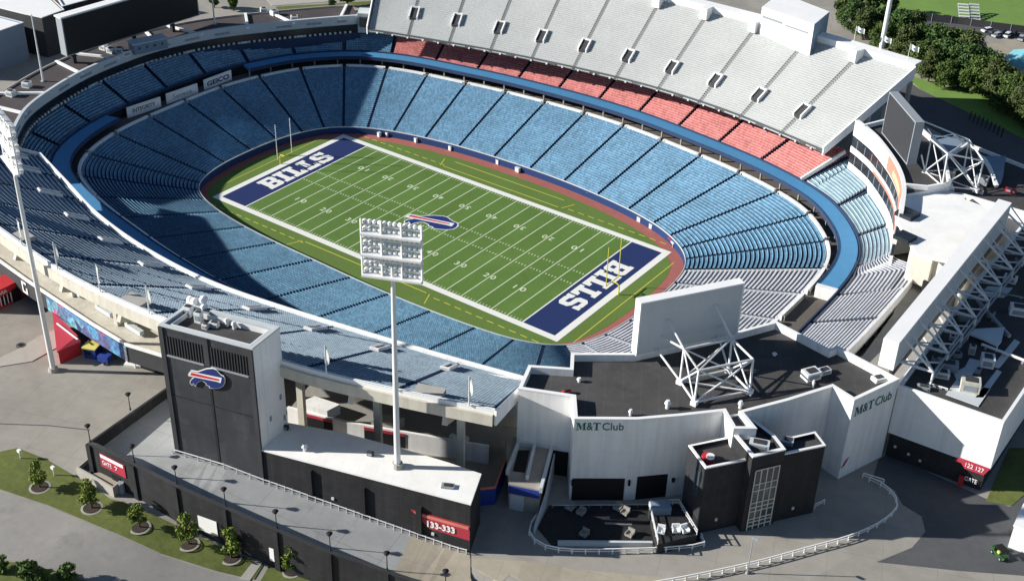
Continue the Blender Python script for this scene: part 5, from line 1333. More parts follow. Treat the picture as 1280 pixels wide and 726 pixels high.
text("sign_lettering", "133-333", sO + nw * .2 + dw * 3.0 + Vector((0, 0, 1.05)), dw, (0, 0, 1), 1.3, "white_paint", wbd, bold=.03, width=5.0)
c = at(381, 560, ZW); vent_pipe("roof_vent", at(381, 563, ZW), 1.5, .6, "white vent drum on the ramp building's white roof near the tower")
for k, (px, py) in enumerate(((463, 569), (357, 536))): rooftop_unit("roof_hatch", at(px, py, ZW), (1.1, .6, .8), .3, "dark_panel", ["small dark box on the white roof left of the tall lamp mast", "small dark box on the white roof against the tower"][k])
rooftop_unit("roof_hatch", at(560, 608, ZW), (2.2, 1.2, .35), .5, "grey_steel", "grey solar sized hatch on the white roof right of the tall lamp mast")
# ramp deck
rin = [at2(199, 560, 16.6)] + [((At + dt_ * s_ + nt_ * -.2).x, (At + dt_ * s_ + nt_ * -.2).y) for s_ in (0, Lt)] + [(( Aw + dw * Lw * f_ - nw * .3).x, (Aw + dw * Lw * f_ - nw * .3).y) for f_ in (.25, .5, .75, 1.0)]
ow = []
for px, py in ((113, 553), (168, 578), (221, 605), (282, 632), (346, 660), (413, 688), (484, 712), (545, 731), (600, 747)):
    z = 18
    for _ in range(6): z = ramp_z(at(px, py, z)[0]) + (3.1 if px > 120 else 2.6)
    ow.append(at2(px, py, z))
ld = [at2(113, 553, 19.2), at2(207, 487, 18.6), at2(232, 470, 18.6)]
ro = resample(np.array(ow), 40); ri = resample(np.array([at2(207, 487, 16.6)] + rin[1:] + [at2(588, 720, 12.2)]), 40)
rampd = MB()
ro = resample(np.array(ow), 40); ri = resample(np.array([at2(207, 487, 17.3)] + rin[1:] + [at2(588, 720, 12.2)]), 40)
rz = [ramp_z((a[0] + c[0]) / 2) for a, c in zip(ro, ri)]
ZR = []
for i_ in range(39):
    rampd.strip([(p[0], p[1], ramp_z(p[0])) for p in ro[i_:i_ + 2]], [(p[0], p[1], ramp_z(p[0])) for p in ri[i_:i_ + 2]], 1 if i_ >= 31 else 0)
rampd.strip([(p[0], p[1], ramp_z(p[0])) for p in ri], [(p[0], p[1], 8) for p in ri])
rampd.strip([(p[0], p[1], ramp_z(p[0])) for p in ro], [(p[0], p[1], 8) for p in ro])
tag(rampd.build("ramp", ["ramp_grey", "concrete_tan"], fix=False), "grey concrete ramp deck between the two black walls", kind="structure")
wl_ = thing("ramp_wall", (ow[0][0], ow[0][1], G), "black retaining wall with pilasters and lamp posts along the ramp", "wall")
ow_r = [tuple(p) for p in ro]
wz = [ramp_z(p[0]) + 3.1 for p in ow_r]; wz[0] -= .4
b = MB(); b.wall(ow_r, -.45, [7.5] * 40, wz); b.build("wall", "black_wall", wl_, fix=False)
b = MB(); b.wall(offset_line(ow_r, .08), -.6, wz, [z + .12 for z in wz]); b.build("coping", "dark_panel", wl_, fix=False)
b = MB(); lz = [19.2, 18.6, 18.6]; b.wall(ld, .45, [G - .3] * 3, lz); b.build("end_wall", "black_wall", wl_, fix=False)
lp_px = [(168, 580), (221, 604), (282, 631), (346, 660), (413, 688), (484, 712), (557, 737)]
lamp_pts = []
def wall_at(px, py):
    p = min(range(len(ro)), key=lambda i: abs(proj_x(ro[i], wz[i]) - px)); return ro[p], wz[p]
def proj_x(p, z):
    d = np.array([p[0], p[1], z]) - CAM; return 640 + FOC * (d @ _S) / (d @ _f)
lp0 = None
for k, (px, py) in enumerate([(113, 553)] + lp_px):
    f_ = np.interp(px, [proj_x(p, z) for p, z in zip(ro, wz)], np.arange(40)); i = int(min(38, f_)); f_ -= i
    q = ro[i] * (1 - f_) + ro[i + 1] * f_; z = wz[i] * (1 - f_) + wz[i + 1] * f_
    tdir = ro[i + 1] - ro[i]; tdir /= np.hypot(*tdir); nn = np.array([tdir[1], -tdir[0]])
    b = MB(); c = q + nn * .45; b.box((c[0], c[1], (7.5 + z - .2) / 2), (1.0, .7, z - .2 - 7.5), math.atan2(tdir[1], tdir[0])); b.build("pilaster", "black_wall", wl_)
    lab = f"{ORD[k]} black lamp post from the left along the ramp wall"
    if lp0 is None:
        lp0 = thing("lamp_post", (q[0], q[1], z + .1), lab, "lamp post", "lamp posts along the ramp wall")
        b = MB(); b.tube((q[0], q[1], z + .1), (q[0], q[1], z + 3.4), .10, .07, 8); b.build("pole", "black_wall", lp0)
        b = MB(); b.tube((q[0], q[1], z + .1), (q[0], q[1], z + .5), .2, .14, 8); b.build("base", "black_wall", lp0)
        b = MB(); b.tube((q[0], q[1], z + 3.35), (q[0], q[1], z + 3.75), .32, .50, 12); b.tube((q[0], q[1], z + 3.75), (q[0], q[1], z + 3.95), .55, .22, 12); b.build("lantern", "black", lp0)
    else:
        cpy = copy_tree(lp0); cpy.location = (q[0], q[1], z + .1); cpy["label"] = lab
for k, f_ in enumerate((.40, .62)):
    pass
# extra posts on the end wall beside the plaza
for k, (px, py) in enumerate(((163, 512), (113, 548))):
    if k: continue
    c = at(px, py, 18.9); cpy = copy_tree(lp0); cpy.location = (c[0], c[1], 18.9); cpy["label"] = "black lamp post on the end wall between the plaza and the ramp"
# white notice panels and the gate sign on the ramp wall's outside
def on_ramp_wall(px0, px1, zb, zt, name, m, th=.08):
    xs = [proj_x(p, z) for p, z in zip(ro, wz)]
    out = []
    for px in (px0, px1):
        f_ = np.interp(px, xs, np.arange(40)); i = int(min(38, f_)); f_ -= i
        out.append(ro[i] * (1 - f_) + ro[i + 1] * f_)
    A, d, n, L = wall_frame(out[0], out[1])
    return A, d, n, L
A_, d_, n_, L_ = on_ramp_wall(126, 157, 0, 0, "", "")
plate("gate_sign", [[(0, 0), (L_, 0), (L_, 2.9), (0, 2.9)]], A_ + n_ * .50 + Vector((0, 0, 15.6)), d_, (0, 0, 1), .1, "red_sign", wl_)
plate("sign_band", [[(.2, 2.1), (L_ - .3, 2.1), (L_ - .3, 2.8), (.2, 2.8)]], A_ + n_ * .62 + Vector((0, 0, 15.6)), d_, (0, 0, 1), .04, "white_paint", wl_)
for a_, w_, s_ in ((.5, 2.3, "GATE"), (3.6, .7, "7")):
    text("sign_lettering", s_, A_ + n_ * .63 + d_ * a_ + Vector((0, 0, 16.3)), d_, (0, 0, 1), .85, "white_paint", wl_, width=w_)
b = MB(); p = A_ + d_ * (L_ * .55) + n_ * .48; b.box((p.x, p.y, 13.4), (2.0, .2, 2.6), math.atan2(d_.y, d_.x)); b.build("doorway", "black", wl_)
b = MB(); p = A_ + d_ * (L_ * .80) + n_ * .9; b.tube((p.x, p.y, 12.0), (p.x, p.y, 14.3), .55, .5, 12); b.build("round_post", "grey_steel", wl_)
for px0, px1, z0, z1 in ((246, 270, 11.6, 14.8), (336, 345, 10.4, 13.2)):
    A_, d_, n_, L_ = on_ramp_wall(px0, px1, 0, 0, "", "")
    plate("notice_panel", [[(0, z0), (L_, z0), (L_, z1), (0, z1)]], A_ + n_ * .50, d_, (0, 0, 1), .1, "white_paint", wl_)
# low stoop beside the gate
st = thing("entrance_stoop", at(130, 592, 12), "low concrete stoop with pale walls beside the red gate sign", "stoop")
for pts, z1, m_, nm in (([(96, 589), (112, 598), (116, 579), (113, 573)], 13.0, "asphalt_dark", "landing"), ([(113, 592), (140, 609), (153, 600), (124, 590)], 13.6, "concrete_tan", "ramp_slab")):
    q = [at2(x, y, z1) for x, y in pts]; b = MB(); b.prism(ccw(q), G - .3, z1); b.build(nm, m_, st)
b = MB(); b.wall([at2(96, 588, 13.4), at2(118, 600, 13.4), at2(141, 611, 13.9), at2(153, 601, 13.9)], .3, G - .3, 14.2); b.build("kerb_wall", "concrete_light", st)
b = MB(); b.wall([at2(96, 588, 13.4), at2(114, 573, 13.4)], .3, G - .3, 13.8); b.build("kerb_wall", "concrete_light", st)
# railing at the foot of the black building
rl = thing("ramp_railing", (Aw.x, Aw.y, 17.3), "thin white railing along the foot of the black wall", "railing")
pts_r = [At + nt_ * .7 + dt_ * s_ for s_ in np.linspace(-.4, Lt + .2, 8)] + [Aw + dw * Lw * f_ + nw * .55 for f_ in np.linspace(.03, .99, 26)]
rp = [(p.x, p.y, ramp_z(p.x)) for p in pts_r]
b = MB()
for p, q in zip(rp, rp[1:]): b.beam((p[0], p[1], p[2] + .95), (q[0], q[1], q[2] + .95), .14, .14)
b.build("top_rail", "white_metal", rl)
b = MB()
for p, q in zip(rp, rp[1:]): b.beam((p[0], p[1], p[2] + .3), (q[0], q[1], q[2] + .3), .10, .10)
b.build("bottom_rail", "grey_steel", rl)
for p in rp:
    b = MB(); b.tube((p[0], p[1], p[2]), (p[0], p[1], p[2] + 1.1), .09, n=6); b.build("rail_post", "white_metal", rl)

# ================================================================== NEAR CONCOURSE (under the deck)
nc = thing("near_concourse", (0, -102, G), "cream concourse terrace with a painted mural wall under the near deck", "concourse")
TE = [(-75, -93), (-58, -97.5), (-33.5, -100.8), (-20, -102.2), (-5, -103.6), (6, -104.2), (14.5, -102.4), (26, -100.8)]
te = [tuple(p) for p in resample(catmull(TE[:5], 8), 30)] + TE[5:]
bk_ = [(p[0], p[1] + 15) for p in te]
b = MB(); b.strip(P3(te, 19.2), P3(bk_, 19.2)); b.build("terrace_roof", "cream", nc, fix=False)
b = MB(); b.wall(te, .4, 19.0, 19.65); b.build("terrace_kerb", "white_wall", nc, fix=False)
b = MB(); b.wall(te, .5, 15.3, 19.0); b.build("front_wall", "dark_panel", nc, fix=False)
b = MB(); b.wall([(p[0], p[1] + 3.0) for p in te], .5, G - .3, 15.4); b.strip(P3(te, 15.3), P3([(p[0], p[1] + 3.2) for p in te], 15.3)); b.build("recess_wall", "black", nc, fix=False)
b = MB(); b.wall(bk_, .5, 10, 24.5); b.build("rear_wall", "cream", nc, fix=False)
def seg_wall(p, q, z0, z1, off, name, m, root, th=.1):
    A, d, n, L = wall_frame(p, q); return wall_box(A, d, n, 0, L, z0, z1, th, name, m, root, off), A, d, n, L
mi = [p for p in te if -24 < p[0] < 11]
b = MB(); b.wall(offset_line(mi, -.06), -.1, 15.4, 18.9); o = b.build("mural", "mural", nc, fix=False); o["label"] = "colourful painted mural of blue and pink shapes"
# bracketed square letters on the dark wall
def bracket(px, py):
    c = min(te, key=lambda p: abs(proj_x(p, 17) - px)); i = te.index(c); A, d, n, L = wall_frame(te[max(i - 1, 0)], te[min(i + 1, len(te) - 1)])
    O = Vector((c[0], c[1], 15.7)) + n * .08
    plate("square_lettering", [[(0, 0), (.45, 0), (.45, 2.8), (0, 2.8)], [(.45, 2.35), (1.9, 2.35), (1.9, 2.8), (.45, 2.8)], [(.45, 0), (2.1, 0), (2.1, .45), (.45, .45)], [(1.65, .45), (2.1, .45), (2.1, 1.5), (1.65, 1.5)]], O, d, (0, 0, 1), .1, "white_paint", nc)
bracket(28, 350); bracket(199, 452)
# ducts and fittings on the terrace
for k, (x, z) in enumerate(((-30, 0), (-20, 0), (-9, 0), (1, 0))):
    y = np.interp(x, [p[0] for p in te], [p[1] for p in te]) + 4.2
    t = thing("terrace_duct", (x, y, 19.2), f"{ORD[k]} pale duct bend from the left lying on the cream terrace", "duct", "ducts on the cream terrace")
    b = MB(); b.beam((x, y, 20.0), (x + 5, y - .4, 20.0), 1.0, .9); b.build("duct", "light_panel", t)
    b = MB(); b.beam((x + .2, y, 19.6), (x + .2, y + .1, 23.5), .9, .9); b.build("riser", "cream", t)
# right half of the concourse: white parapet, red striped kiosks, dark floor
nr_ = [at2(352, 508, 17.5), at2(430, 530, 17.5), at2(520, 552, 17.5), at2(612, 580, 17.5)]
nr_ = [(42, -96.5), (54, -93), (66, -88), (79, -82.5)]
b = MB(); b.wall(nr_, .5, G - .3, 16.2); b.build("front_wall", "white_wall", nc, fix=False)
b = MB(); b.strip(P3([(p[0], p[1] + .3) for p in nr_], 15.4), P3([(p[0] - 4, p[1] + 14) for p in nr_], 15.4)); b.build("upper_floor", "asphalt", nc, fix=False)
b = MB(); b.wall([(p[0] - 4, p[1] + 14) for p in nr_] + [(78, -67)], .5, G - 2, 21.5); b.build("rear_wall", "white_wall", nc, fix=False)
for f0, f1 in ((.06, .24), (.40, .60)):
    rr = resample(np.array(nr_), 51); p, q = rr[int(f0 * 50)], rr[int(f1 * 50)]
    A, d, n, L = wall_frame(p, q)
    wall_box(A, d, n, 0, L, 12.6, 15.2, .08, "kiosk_opening", "black", nc, .05)
    wall_box(A, d, n, 0, L, 15.3, 15.9, .1, "red_stripe", "red_sign", nc, .05)
b = MB(); b.prism(ccw([(44, -95.5), (50, -94), (50.5, -91), (45, -92)]), 15.4, 17.6); b.build("booth", "white_wall", nc)
b = MB(); b.prism(ccw([(58, -90.8), (62, -89), (62.5, -86.5), (58.8, -88)]), 15.4, 17.4); b.build("booth", "concrete_light", nc)
for x, y in ((72, -84), (74, -83)):
    b = MB(); b.box((x, y, 15.8), (1.2, 1.0, .9)); b.build("bin", "white_metal", nc)

# stair enclosure between the white roof and the club
se = thing("stair_enclosure", at2(655, 590, G) + (G,), "grey stair enclosure with white parapet walls left of the club", "stairwell")
sq = ccw([at2(632, 545, 17.6), at2(692, 549, 17.6), at2(675, 612, 17.6), at2(636, 604, 17.6)])
b = MB(); b.prism(sq, G - .3, 17.6); b.build("wall", "concrete", se)
for p, q in (((648, 552), (634, 588)), ((648, 551), (668, 553)), ((669, 553), (659, 594)), ((692, 549), (676, 610))):
    p, q = at(p[0], p[1], 18.6), at(q[0], q[1], 18.6); b = MB(); b.beam((p[0], p[1], 18.1), (q[0], q[1], 18.1), .55, 1.1); b.build("parapet", "light_panel", se)
b = MB(); q = [at2(648, 562, 17.7), at2(662, 562, 17.7), at2(656, 590, 17.7), at2(641, 588, 17.7)]; b.prism(ccw(q), 17.4, 17.66); b.build("stairwell_opening", "black", se)
Ae, de, ne, Le = wall_frame(at2(636, 604, 17.6), at2(675, 612, 17.6))
wall_box(Ae, de, ne, 0, Le, 15.6, 17.3, .1, "blue_fascia", "blue_sign", se)
wall_box(Ae, de, ne, .3, Le * .5, G, 15.4, .08, "door", "light_panel", se)
bf = thing("blue_hoarding", at(600, 650, G), "blue hoarding with a red and white top edge at the end of the black building", "fence")
q = [at(588, 688, G), at(600, 632, G), at(619, 630, G), at(634, 590, G)]
b = MB(); b.wall([v[:2] for v in q], .25, G - .2, 15.6); b.build("panel", "blue_sign", bf)
b = MB(); b.wall([v[:2] for v in q], .3, 15.61, 15.95); b.build("top_rail", "red_fade", bf)
gw = thing("guard_wall", at(690, 600, G), "tall slanting grey side wall between the stair enclosure and the patio", "wall")
b = MB(); q = [at2(692, 578, 14), at2(681, 622, 14), at2(667, 660, 13.2)]; b.wall(q, .3, [G - .3] * 3, [17.0, 15.0, 13.4]); b.build("wall", "light_panel", gw, fix=False)

# ================================================================== PATIO AND WHITE FENCES
pt = thing("patio", at(780, 660, G), "black floored patio with furniture in front of the club", "patio")
pq = [at2(x, y, G) for x, y in ((686, 632), (868, 630), (876, 676), (850, 680), (690, 682), (672, 660))]
b = MB(); b.prism(ccw(pq), G - .3, G + .14); b.build("floor", "black_wall", pt)
b = MB(); p, q = at(697, 681, G), at(815, 682, G); b.beam((p[0], p[1], G + .5), (q[0], q[1], G + .5), .5, .9); b.build("low_wall", "light_panel", pt)
b = MB(); b.beam((*at2(690, 636, G), G + .9), (*at2(812, 635, G), G + .9), .12, .12); b.build("handrail", "light_panel", pt)
for k in range(9):
    p = Vector(at(690, 636, G)).lerp(Vector(at(812, 635, G)), k / 8); b = MB(); b.tube((p.x, p.y, G), (p.x, p.y, G + .9), .05, n=6); b.build("rail_post", "grey_steel", pt)
b = MB(); q = [at2(756, 652, G + .2), at2(790, 653, G + .2), at2(790, 655.5, G + .2), at2(756, 654.5, G + .2)]; b.prism(ccw(q), G + .14, G + .18); b.build("pale_strip", "asphalt", pt)
stg = thing("stair_platform", at(840, 655, G), "dark raised platform with white railings beside the black entrance building", "platform")
sp_ = [at2(811, 632, 14.2), at2(848, 630, 14.2), at2(871, 668, 14.2), at2(822, 680, 14.2)]
b = MB(); b.prism(ccw(sp_), G, 14.2); b.build("deck", "black_wall", stg)
for p, q in ((0, 3), (1, 2), (0, 1)):
    for z in (14.7, 15.3):
        b = MB(); b.beam((*sp_[p], z), (*sp_[q], z), .16, .12); b.build("rail", "white_metal", stg)
    for f_ in np.linspace(0, 1, 6):
        x, y = sp_[p][0] + (sp_[q][0] - sp_[p][0]) * f_, sp_[p][1] + (sp_[q][1] - sp_[p][1]) * f_
        b = MB(); b.tube((x, y, 14.2), (x, y, 15.35), .07, n=6); b.build("rail_post", "white_metal", stg)
b = MB(); c = at(825, 638, 14.2); b.box((c[0], c[1], 15.0), (3.4, 2.4, 1.5), math.radians(40)); b.build("glass_box", "blue_roof", stg)
def armchair(px, py, z, rz, lab, grp, m_='white_paint'):
    c = at(px, py, z); t = thing("lounge_chair", c, lab, "chair", grp)
    co, si = math.cos(rz), math.sin(rz)
    L = lambda x, y: (c[0] + x * co - y * si, c[1] + x * si + y * co)
    b = MB(); p = L(0, 0); b.box((p[0], p[1], z + .35), (1.3, 1.3, .3), rz); b.build("seat", m_, t)
    b = MB(); p = L(0, .6); b.box((p[0], p[1], z + .75), (1.3, .25, 1.0), rz); b.build("backrest", m_, t)
    for sx in (-.6, .6):
        b = MB(); p = L(sx, 0); b.box((p[0], p[1], z + .5), (.2, 1.2, .5), rz); b.build("armrest", m_, t)
    for sx in (-.5, .5):
        for sy in (-.5, .5):
            b = MB(); p = L(sx, sy); b.box((p[0], p[1], z + .1), (.1, .1, .2), rz); b.build("leg", "grey_steel", t)
for k, (px, py) in enumerate(((826, 665), (845, 664), (856, 664))): armchair(px, py, 14.2, .4 + .3 * k, f"{['left', 'middle', 'right'][k]} one of three white lounge chairs on the dark raised platform", "white chairs on the platform")
for k, (px, py) in enumerate(((713, 636), (772, 636), (726, 642), (781, 642), (730, 669), (787, 669))): armchair(px, py, G + .14, 0, ["pale grey patio chair by the garage door, back left", "pale grey patio chair by the garage door, back right", "small pale grey patio chair just right of the back left one", "small pale grey patio chair just right of the back right one", "single pale grey patio chair at the front left", "single pale grey patio chair at the front right"][k], "grey chairs on the patio floor", "concrete")

def railing(name, label, pix, z, step=2.2, h=1.15):
    pts = [at2(x, y, z) for x, y in pix]
    P = catmull(pts, 8); L = np.hypot(*np.diff(P, axis=0).T).sum(); P = resample(P, int(L / step) + 1)
    t = thing(name, (P[0][0], P[0][1], z), label, "fence")
    for zz, w in ((h, .17), (h * .55, .11)):
        b = MB()
        for p, q in zip(P, P[1:]): b.beam((*p, z + zz), (*q, z + zz), w, w)
        b.build("rail", "white_paint", t)
    for p in P:
        b = MB(); b.box((p[0], p[1], z + h / 2), (.16, .16, h)); b.build("fence_post", "white_paint", t)
railing("white_fence", "white two rail fence curving round the black patio", ((671, 648), (662, 662), (664, 675), (682, 687), (720, 692), (800, 691), (850, 688), (879, 684), (876, 672)), G)
railing("white_fence", "long white two rail fence curving across the shaded plaza at lower right", ((1086, 602), (1106, 612), (1119, 627), (1119, 640), (1098, 658), (1060, 675), (1010, 689), (940, 708), (850, 727), (760, 742)), G)
railing("white_fence", "short white fence standing beside the black entrance building's right wall", ((1018, 636), (1030, 630)), G)
railing("white_fence", "short white barrier near the foot of the white club corner", ((1078, 597), (1104, 605)), G)
ss = thing("stop_sign", at(934, 716, G), "thin lamp post with a small head by the long white fence", "lamp post")
c = at(934, 716, G); b = MB(); b.tube(c, (c[0], c[1], G + 8), .10, .08, 8); b.build("pole", "grey_steel", ss)
b = MB(); b.box((c[0] + .4, c[1], G + 8), (1.2, .4, .2)); b.build("head", "grey_steel", ss)
b = MB(); b.tube(c, (c[0], c[1], G + .5), .35, .25, 10); b.build("base", "concrete", ss); ss.name = "lamp_post"

# ================================================================== FLOODLIGHT MASTS
def floodlight(label, base, h, rz, width, rows, cols, r0=.55):
    t = thing("floodlight_mast", base, label, "floodlight mast", "floodlight masts")
    x, y, z = base
    b = MB(); b.tube(base, (x, y, z + h * .55), r0, r0 * .8, 14); b.build("lower_pole", "white_metal", t, smooth=False)
    b = MB(); b.tube((x, y, z + h * .55), (x, y, z + h + 2.5), r0 * .8, r0 * .6, 14); b.build("upper_pole", "white_metal", t)
    b = MB(); b.tube(base, (x, y, z + .9), r0 * 1.9, r0 * 1.6, 12); b.build("base_block", "concrete_light", t)
    co, si = math.cos(rz), math.sin(rz)
    L = lambda u, v, w: (x + u * co - v * si, y + u * si + v * co, z + h + w)
    H = rows * 1.22 + .6
    for k in range(rows):
        w = .8 + k * 1.22
        b = MB(); b.beam(L(-width / 2, 0, w), L(width / 2, 0, w), .22, .26); b.build("crossbeam", "white_metal", t)
        if k % 3: continue
        b = MB(); b.beam(L(-width / 2, -.55, w - .15), L(width / 2, -.55, w - .15), .9, .32); b.build("catwalk", "white_metal", t)

    for u in (-width / 2, -width / 6, width / 6, width / 2):
        b = MB(); b.beam(L(u, -.3, .3), L(u, -.3, H), .25, .25); b.build("upright", "white_metal", t)
    lamp = None
    for k in range(rows):
        for j in range(cols):
            u = -width / 2 + width * (j + .5) / cols; w = 1.1 + k * 1.22
            if lamp is None:
                b = MB(); c = L(u, .2, w); f = Vector((-si, co, -.45)).normalized()
                p0 = Vector(c); b.tube(p0 - f * .5, p0 - f * .15, .16, .27, 10); b.tube(p0 - f * .15, p0 + f * .38, .30, .47, 12)
                lamp = b.build("lamp", "white_paint", t); first = (u, w)
            else:
                lo = lamp.copy(); COL.objects.link(lo); lo.parent = t
                a0, a1 = Vector(L(*[first[0], .2, first[1]])), Vector(L(u, .2, w)); lo.location = a1 - a0
    return t
cC = at(497, 583, 22.9)
floodlight("tall white floodlight mast standing on the white roof in front of the field", cC, 36.9, math.radians(24), 9.5, 8, 12)
cL = at(67, 463, G)
floodlight("tall white floodlight mast standing on the plaza at the left edge", cL, 45.0, math.radians(-20), 9.5, 8, 12)
for k, (px, py, z) in enumerate(((1099, 66, 37),)):
    c = at(px, py, z); c = (c[0] - 1, c[1] + 4, G)
    floodlight("tall white floodlight mast behind the far deck's right end, its lamps above the picture", c, 62, math.radians(160), 11.6, 4, 12, .8)

# ================================================================== FAR DECK TOP: press box, flags
pb_ = thing("press_box", (40, 104, 34), "white press box block rising behind the far deck's top wall", "press box")
pp = [at2(952, 14, 42), at2(1017, 36, 42), at2(1036, 20, 42), at2(975, -4, 42)]
b = MB(); b.prism(ccw(pp), G, 43.2, 0, mtop=0); b.build("wall", "white_paint", pb_)
Ab, db, nb_, Lb = wall_frame(pp[0], pp[1])
wall_box(Ab, db, nb_, .6, Lb * .42, 40.2, 40.9, .06, "window_band", "grey_steel", pb_)
wall_box(Ab, db, nb_, Lb * .48, Lb * .92, 40.0, 40.5, .06, "window_band", "grey_steel", pb_)
A2, d2, n2, L2_ = wall_frame(pp[1], pp[2])
wall_box(A2, d2, n2, .2, L2_ - .2, G, 43.0, .1, "side_panel", "blue_roof", pb_)
for k, (px, py) in enumerate(((965, 31), (977, 34), (998, 41))):
    c = at(px, py, 38.2)
    rooftop_unit("camera_hatch", c, (1.0, .8, 1.3), .2, "grey_steel", f"{['left', 'middle', 'right'][k]} one of three grey boxes in front of the press box")
for k, (px, py, lab) in enumerate(((1066, 54, "white flag on a pole left of the tall mast on the far deck"), (1099, 66, "white flag flying just beside the tall far mast"), (1133, 77, "white flag on a pole at the far deck's right corner"))):
    c = at(px, py, 38.0); c = (c[0], c[1] + .6, 37.6)
    t = thing("flag", c, lab, "flag", "flags on the far deck")
    b = MB(); b.tube(c, (c[0], c[1], c[2] + 5.2), .09, .06, 8); b.build("pole", "white_metal", t)
    b = MB(); n_ = 8
    top = [(c[0] + .05 + 2.4 * i / n_, c[1] + .28 * math.sin(i * 1.1), c[2] + 5.1 - .05 * i) for i in range(n_ + 1)]; bot = [(x_, y_ + .1, z_ - 1.5) for x_, y_, z_ in top]
    b.strip(top, bot); b.build("cloth", "flag_cloth", t, fix=False)
    b = MB(); mid_ = [(x_, y_ - .03, z_ - .6) for x_, y_, z_ in top[3:6]]; b.strip(mid_, [(x_, y_, z_ - .4) for x_, y_, z_ in mid_]); b.build("flag_mark", "blue_sign", t, fix=False)

# ================================================================== SIDELINE THINGS
for k, (px, py, w, m_, lab) in enumerate(((474, 169, 1.2, "white_metal", "small white sideline box at the far left of the blue wall"), (484, 169, 1.0, "white_metal", "second small white box along the far blue wall"), (520, 176, 1.2, "white_metal", "white box by the far wall at the third stair"), (563, 186, 1.3, "white_metal", "white box by the far wall at the fourth stair"), (606, 197, 1.2, "white_metal", "white box by the far wall at the fifth stair"), (622, 203, 1.6, "white_metal", "tall white box on the far sideline left of the big crate"), (647, 213, 2.0, "light_panel", "large pale crate on the far sideline"), (681, 222, 1.4, "white_metal", "white box on the far sideline right of the large crate"), (691, 226, 1.2, "blue_sign", "blue box on the far sideline"), (733, 243, 1.3, "white_metal", "white box by the far wall below the middle stairs"), (775, 262, 1.3, "white_metal", "white box by the far wall right of midfield"), (799, 275, 1.6, "light_panel", "pale box near the red bench tent"), (815, 284, 2.2, "white_metal", "white bench box left of the red tent"))):
    c = at(px, py + 2, .05); t = thing("equipment_box", c, lab, "equipment box", "boxes along the far sideline")
    b = MB(); b.box((c[0], c[1], .7), (w * .75, .8, 1.2), -.2); b.build("body", m_, t)
    b = MB(); b.box((c[0], c[1], 1.42), (w * .75 + .1, .9, .12), -.2); b.build("lid", "light_panel", t)
c = at(838, 301, .05); t = thing("bench_tent", c, "red and white bench tent at the right corner of the far sideline", "tent")
a_ = math.radians(-38)
b = MB(); b.box((c[0], c[1], 1.3), (4.6, 1.8, .3), a_); b.build("red_canopy", "red", t)
b = MB(); b.box((c[0] + 2.9 * math.cos(a_), c[1] + 2.9 * math.sin(a_), 1.2), (1.6, 1.8, .35), a_); b.build("white_canopy", "white_paint", t)
for sx in (-2.1, 3.4):
    for sy in (-.8, .8):
        x, y = c[0] + sx * math.cos(a_) - sy * math.sin(a_), c[1] + sx * math.sin(a_) + sy * math.cos(a_)
        b = MB(); b.tube((x, y, 0), (x, y, 1.3), .08, n=6); b.build("tent_pole", "white_metal", t)

# ================================================================== PLAZA THINGS AT THE LEFT
c = at(117, 444, G); t = thing("ticket_kiosk", c, "yellow topped kiosk with dark sides in front of the mural wall", "kiosk")
b = MB(); b.box((c[0], c[1], G + 1.2), (2.6, 2.6, 2.4), .4); b.build("body", "blue_sign", t)
b = MB(); b.box((c[0], c[1], G + 2.5), (3.0, 3.0, .25), .4); b.build("roof", "yellow", t)
b = MB(); b.box((c[0] + .2, c[1] - 1.35, G + 1.4), (1.4, .1, 1.0), .4); b.build("counter_window", "black", t)
c = at(132, 452, G); t = thing("storage_cart", c, "dark blue cart parked beside the yellow kiosk", "cart")
b = MB(); b.box((c[0], c[1], G + 1.0), (2.4, 1.8, 1.4), .3); b.build("body", "blue_sign", t)
for s_ in (-.8, .8):
    b = MB(); b.tube((c[0] + s_, c[1] - 1.0, G + .3), (c[0] + s_, c[1] - .8, G + .3), .3, n=12); b.build("wheel", "rubber", t)
c = at(168, 455, G); t = thing("turnstile_canopy", c, "small green topped stand with white frame beside the dark wall", "stand")
b = MB(); b.box((c[0], c[1], G + 3.2), (3.0, 1.8, .2), .5); b.build("roof", "green_paint", t); b2 = MB()
for sx, sy in ((-1.2, -.7), (1.2, -.7), (1.2, .7), (-1.2, .7)):
    b = MB(); b.tube((c[0] + sx, c[1] + sy, G), (c[0] + sx, c[1] + sy, G + 3.2), .12, n=8); b.build("frame_post", "white_paint", t)
b = MB(); b.box((c[0], c[1], G + .2), (3.6, 2.2, .4), .5); b.build("plinth", "white_paint", t)
t = thing("tree_sculpture", at(163, 425, G), "white feathery sculpture climbing the dark wall", "sculpture")
c = at(166, 452, G); b = MB()
for k in range(12):
    z = G + 3 + k * .45; a_ = .25 * (-1) ** k
    b.beam((c[0] - 1.0 + .05 * k, c[1] + 2.0, z), (c[0] + 1.4 - .05 * k, c[1] + 1.6, z + .5 + a_), .18, .25)
b.tube((c[0], c[1] + 1.9, G), (c[0], c[1] + 1.9, G + 8.2), .16, .08, 8); b.build("branches", "white_paint", t, fix=False)
rs = thing("red_gatehouse", at(85, 420, G), "red gatehouse with a sloping pale red roof below the mural", "gatehouse")
q = [(-19.5, -103.0), (-10.5, -104.0), (-10.0, -107.5), (-17.5, -108.2)]
q = [at2(66, 391, 15.5), at2(96, 421, 15.5), at2(99, 425, 15.5), at2(72, 437, 15.5)]
b = MB(); b.prism(ccw(q), G, 15.0); b.build("wall", "red", rs)
b = MB(); b.prism(ccw(offset_line(ccw(q), -.2, True)), 15.0, [15.2, 15.2, 15.8, 15.8]); b.build("roof", "red_sign", rs)
p, q_ = at(71, 404, 15.9), at(97, 424, 15.9); b = MB(); b.beam(p, q_, .3, .15); b.build("roof_stripe", "white_paint", rs)
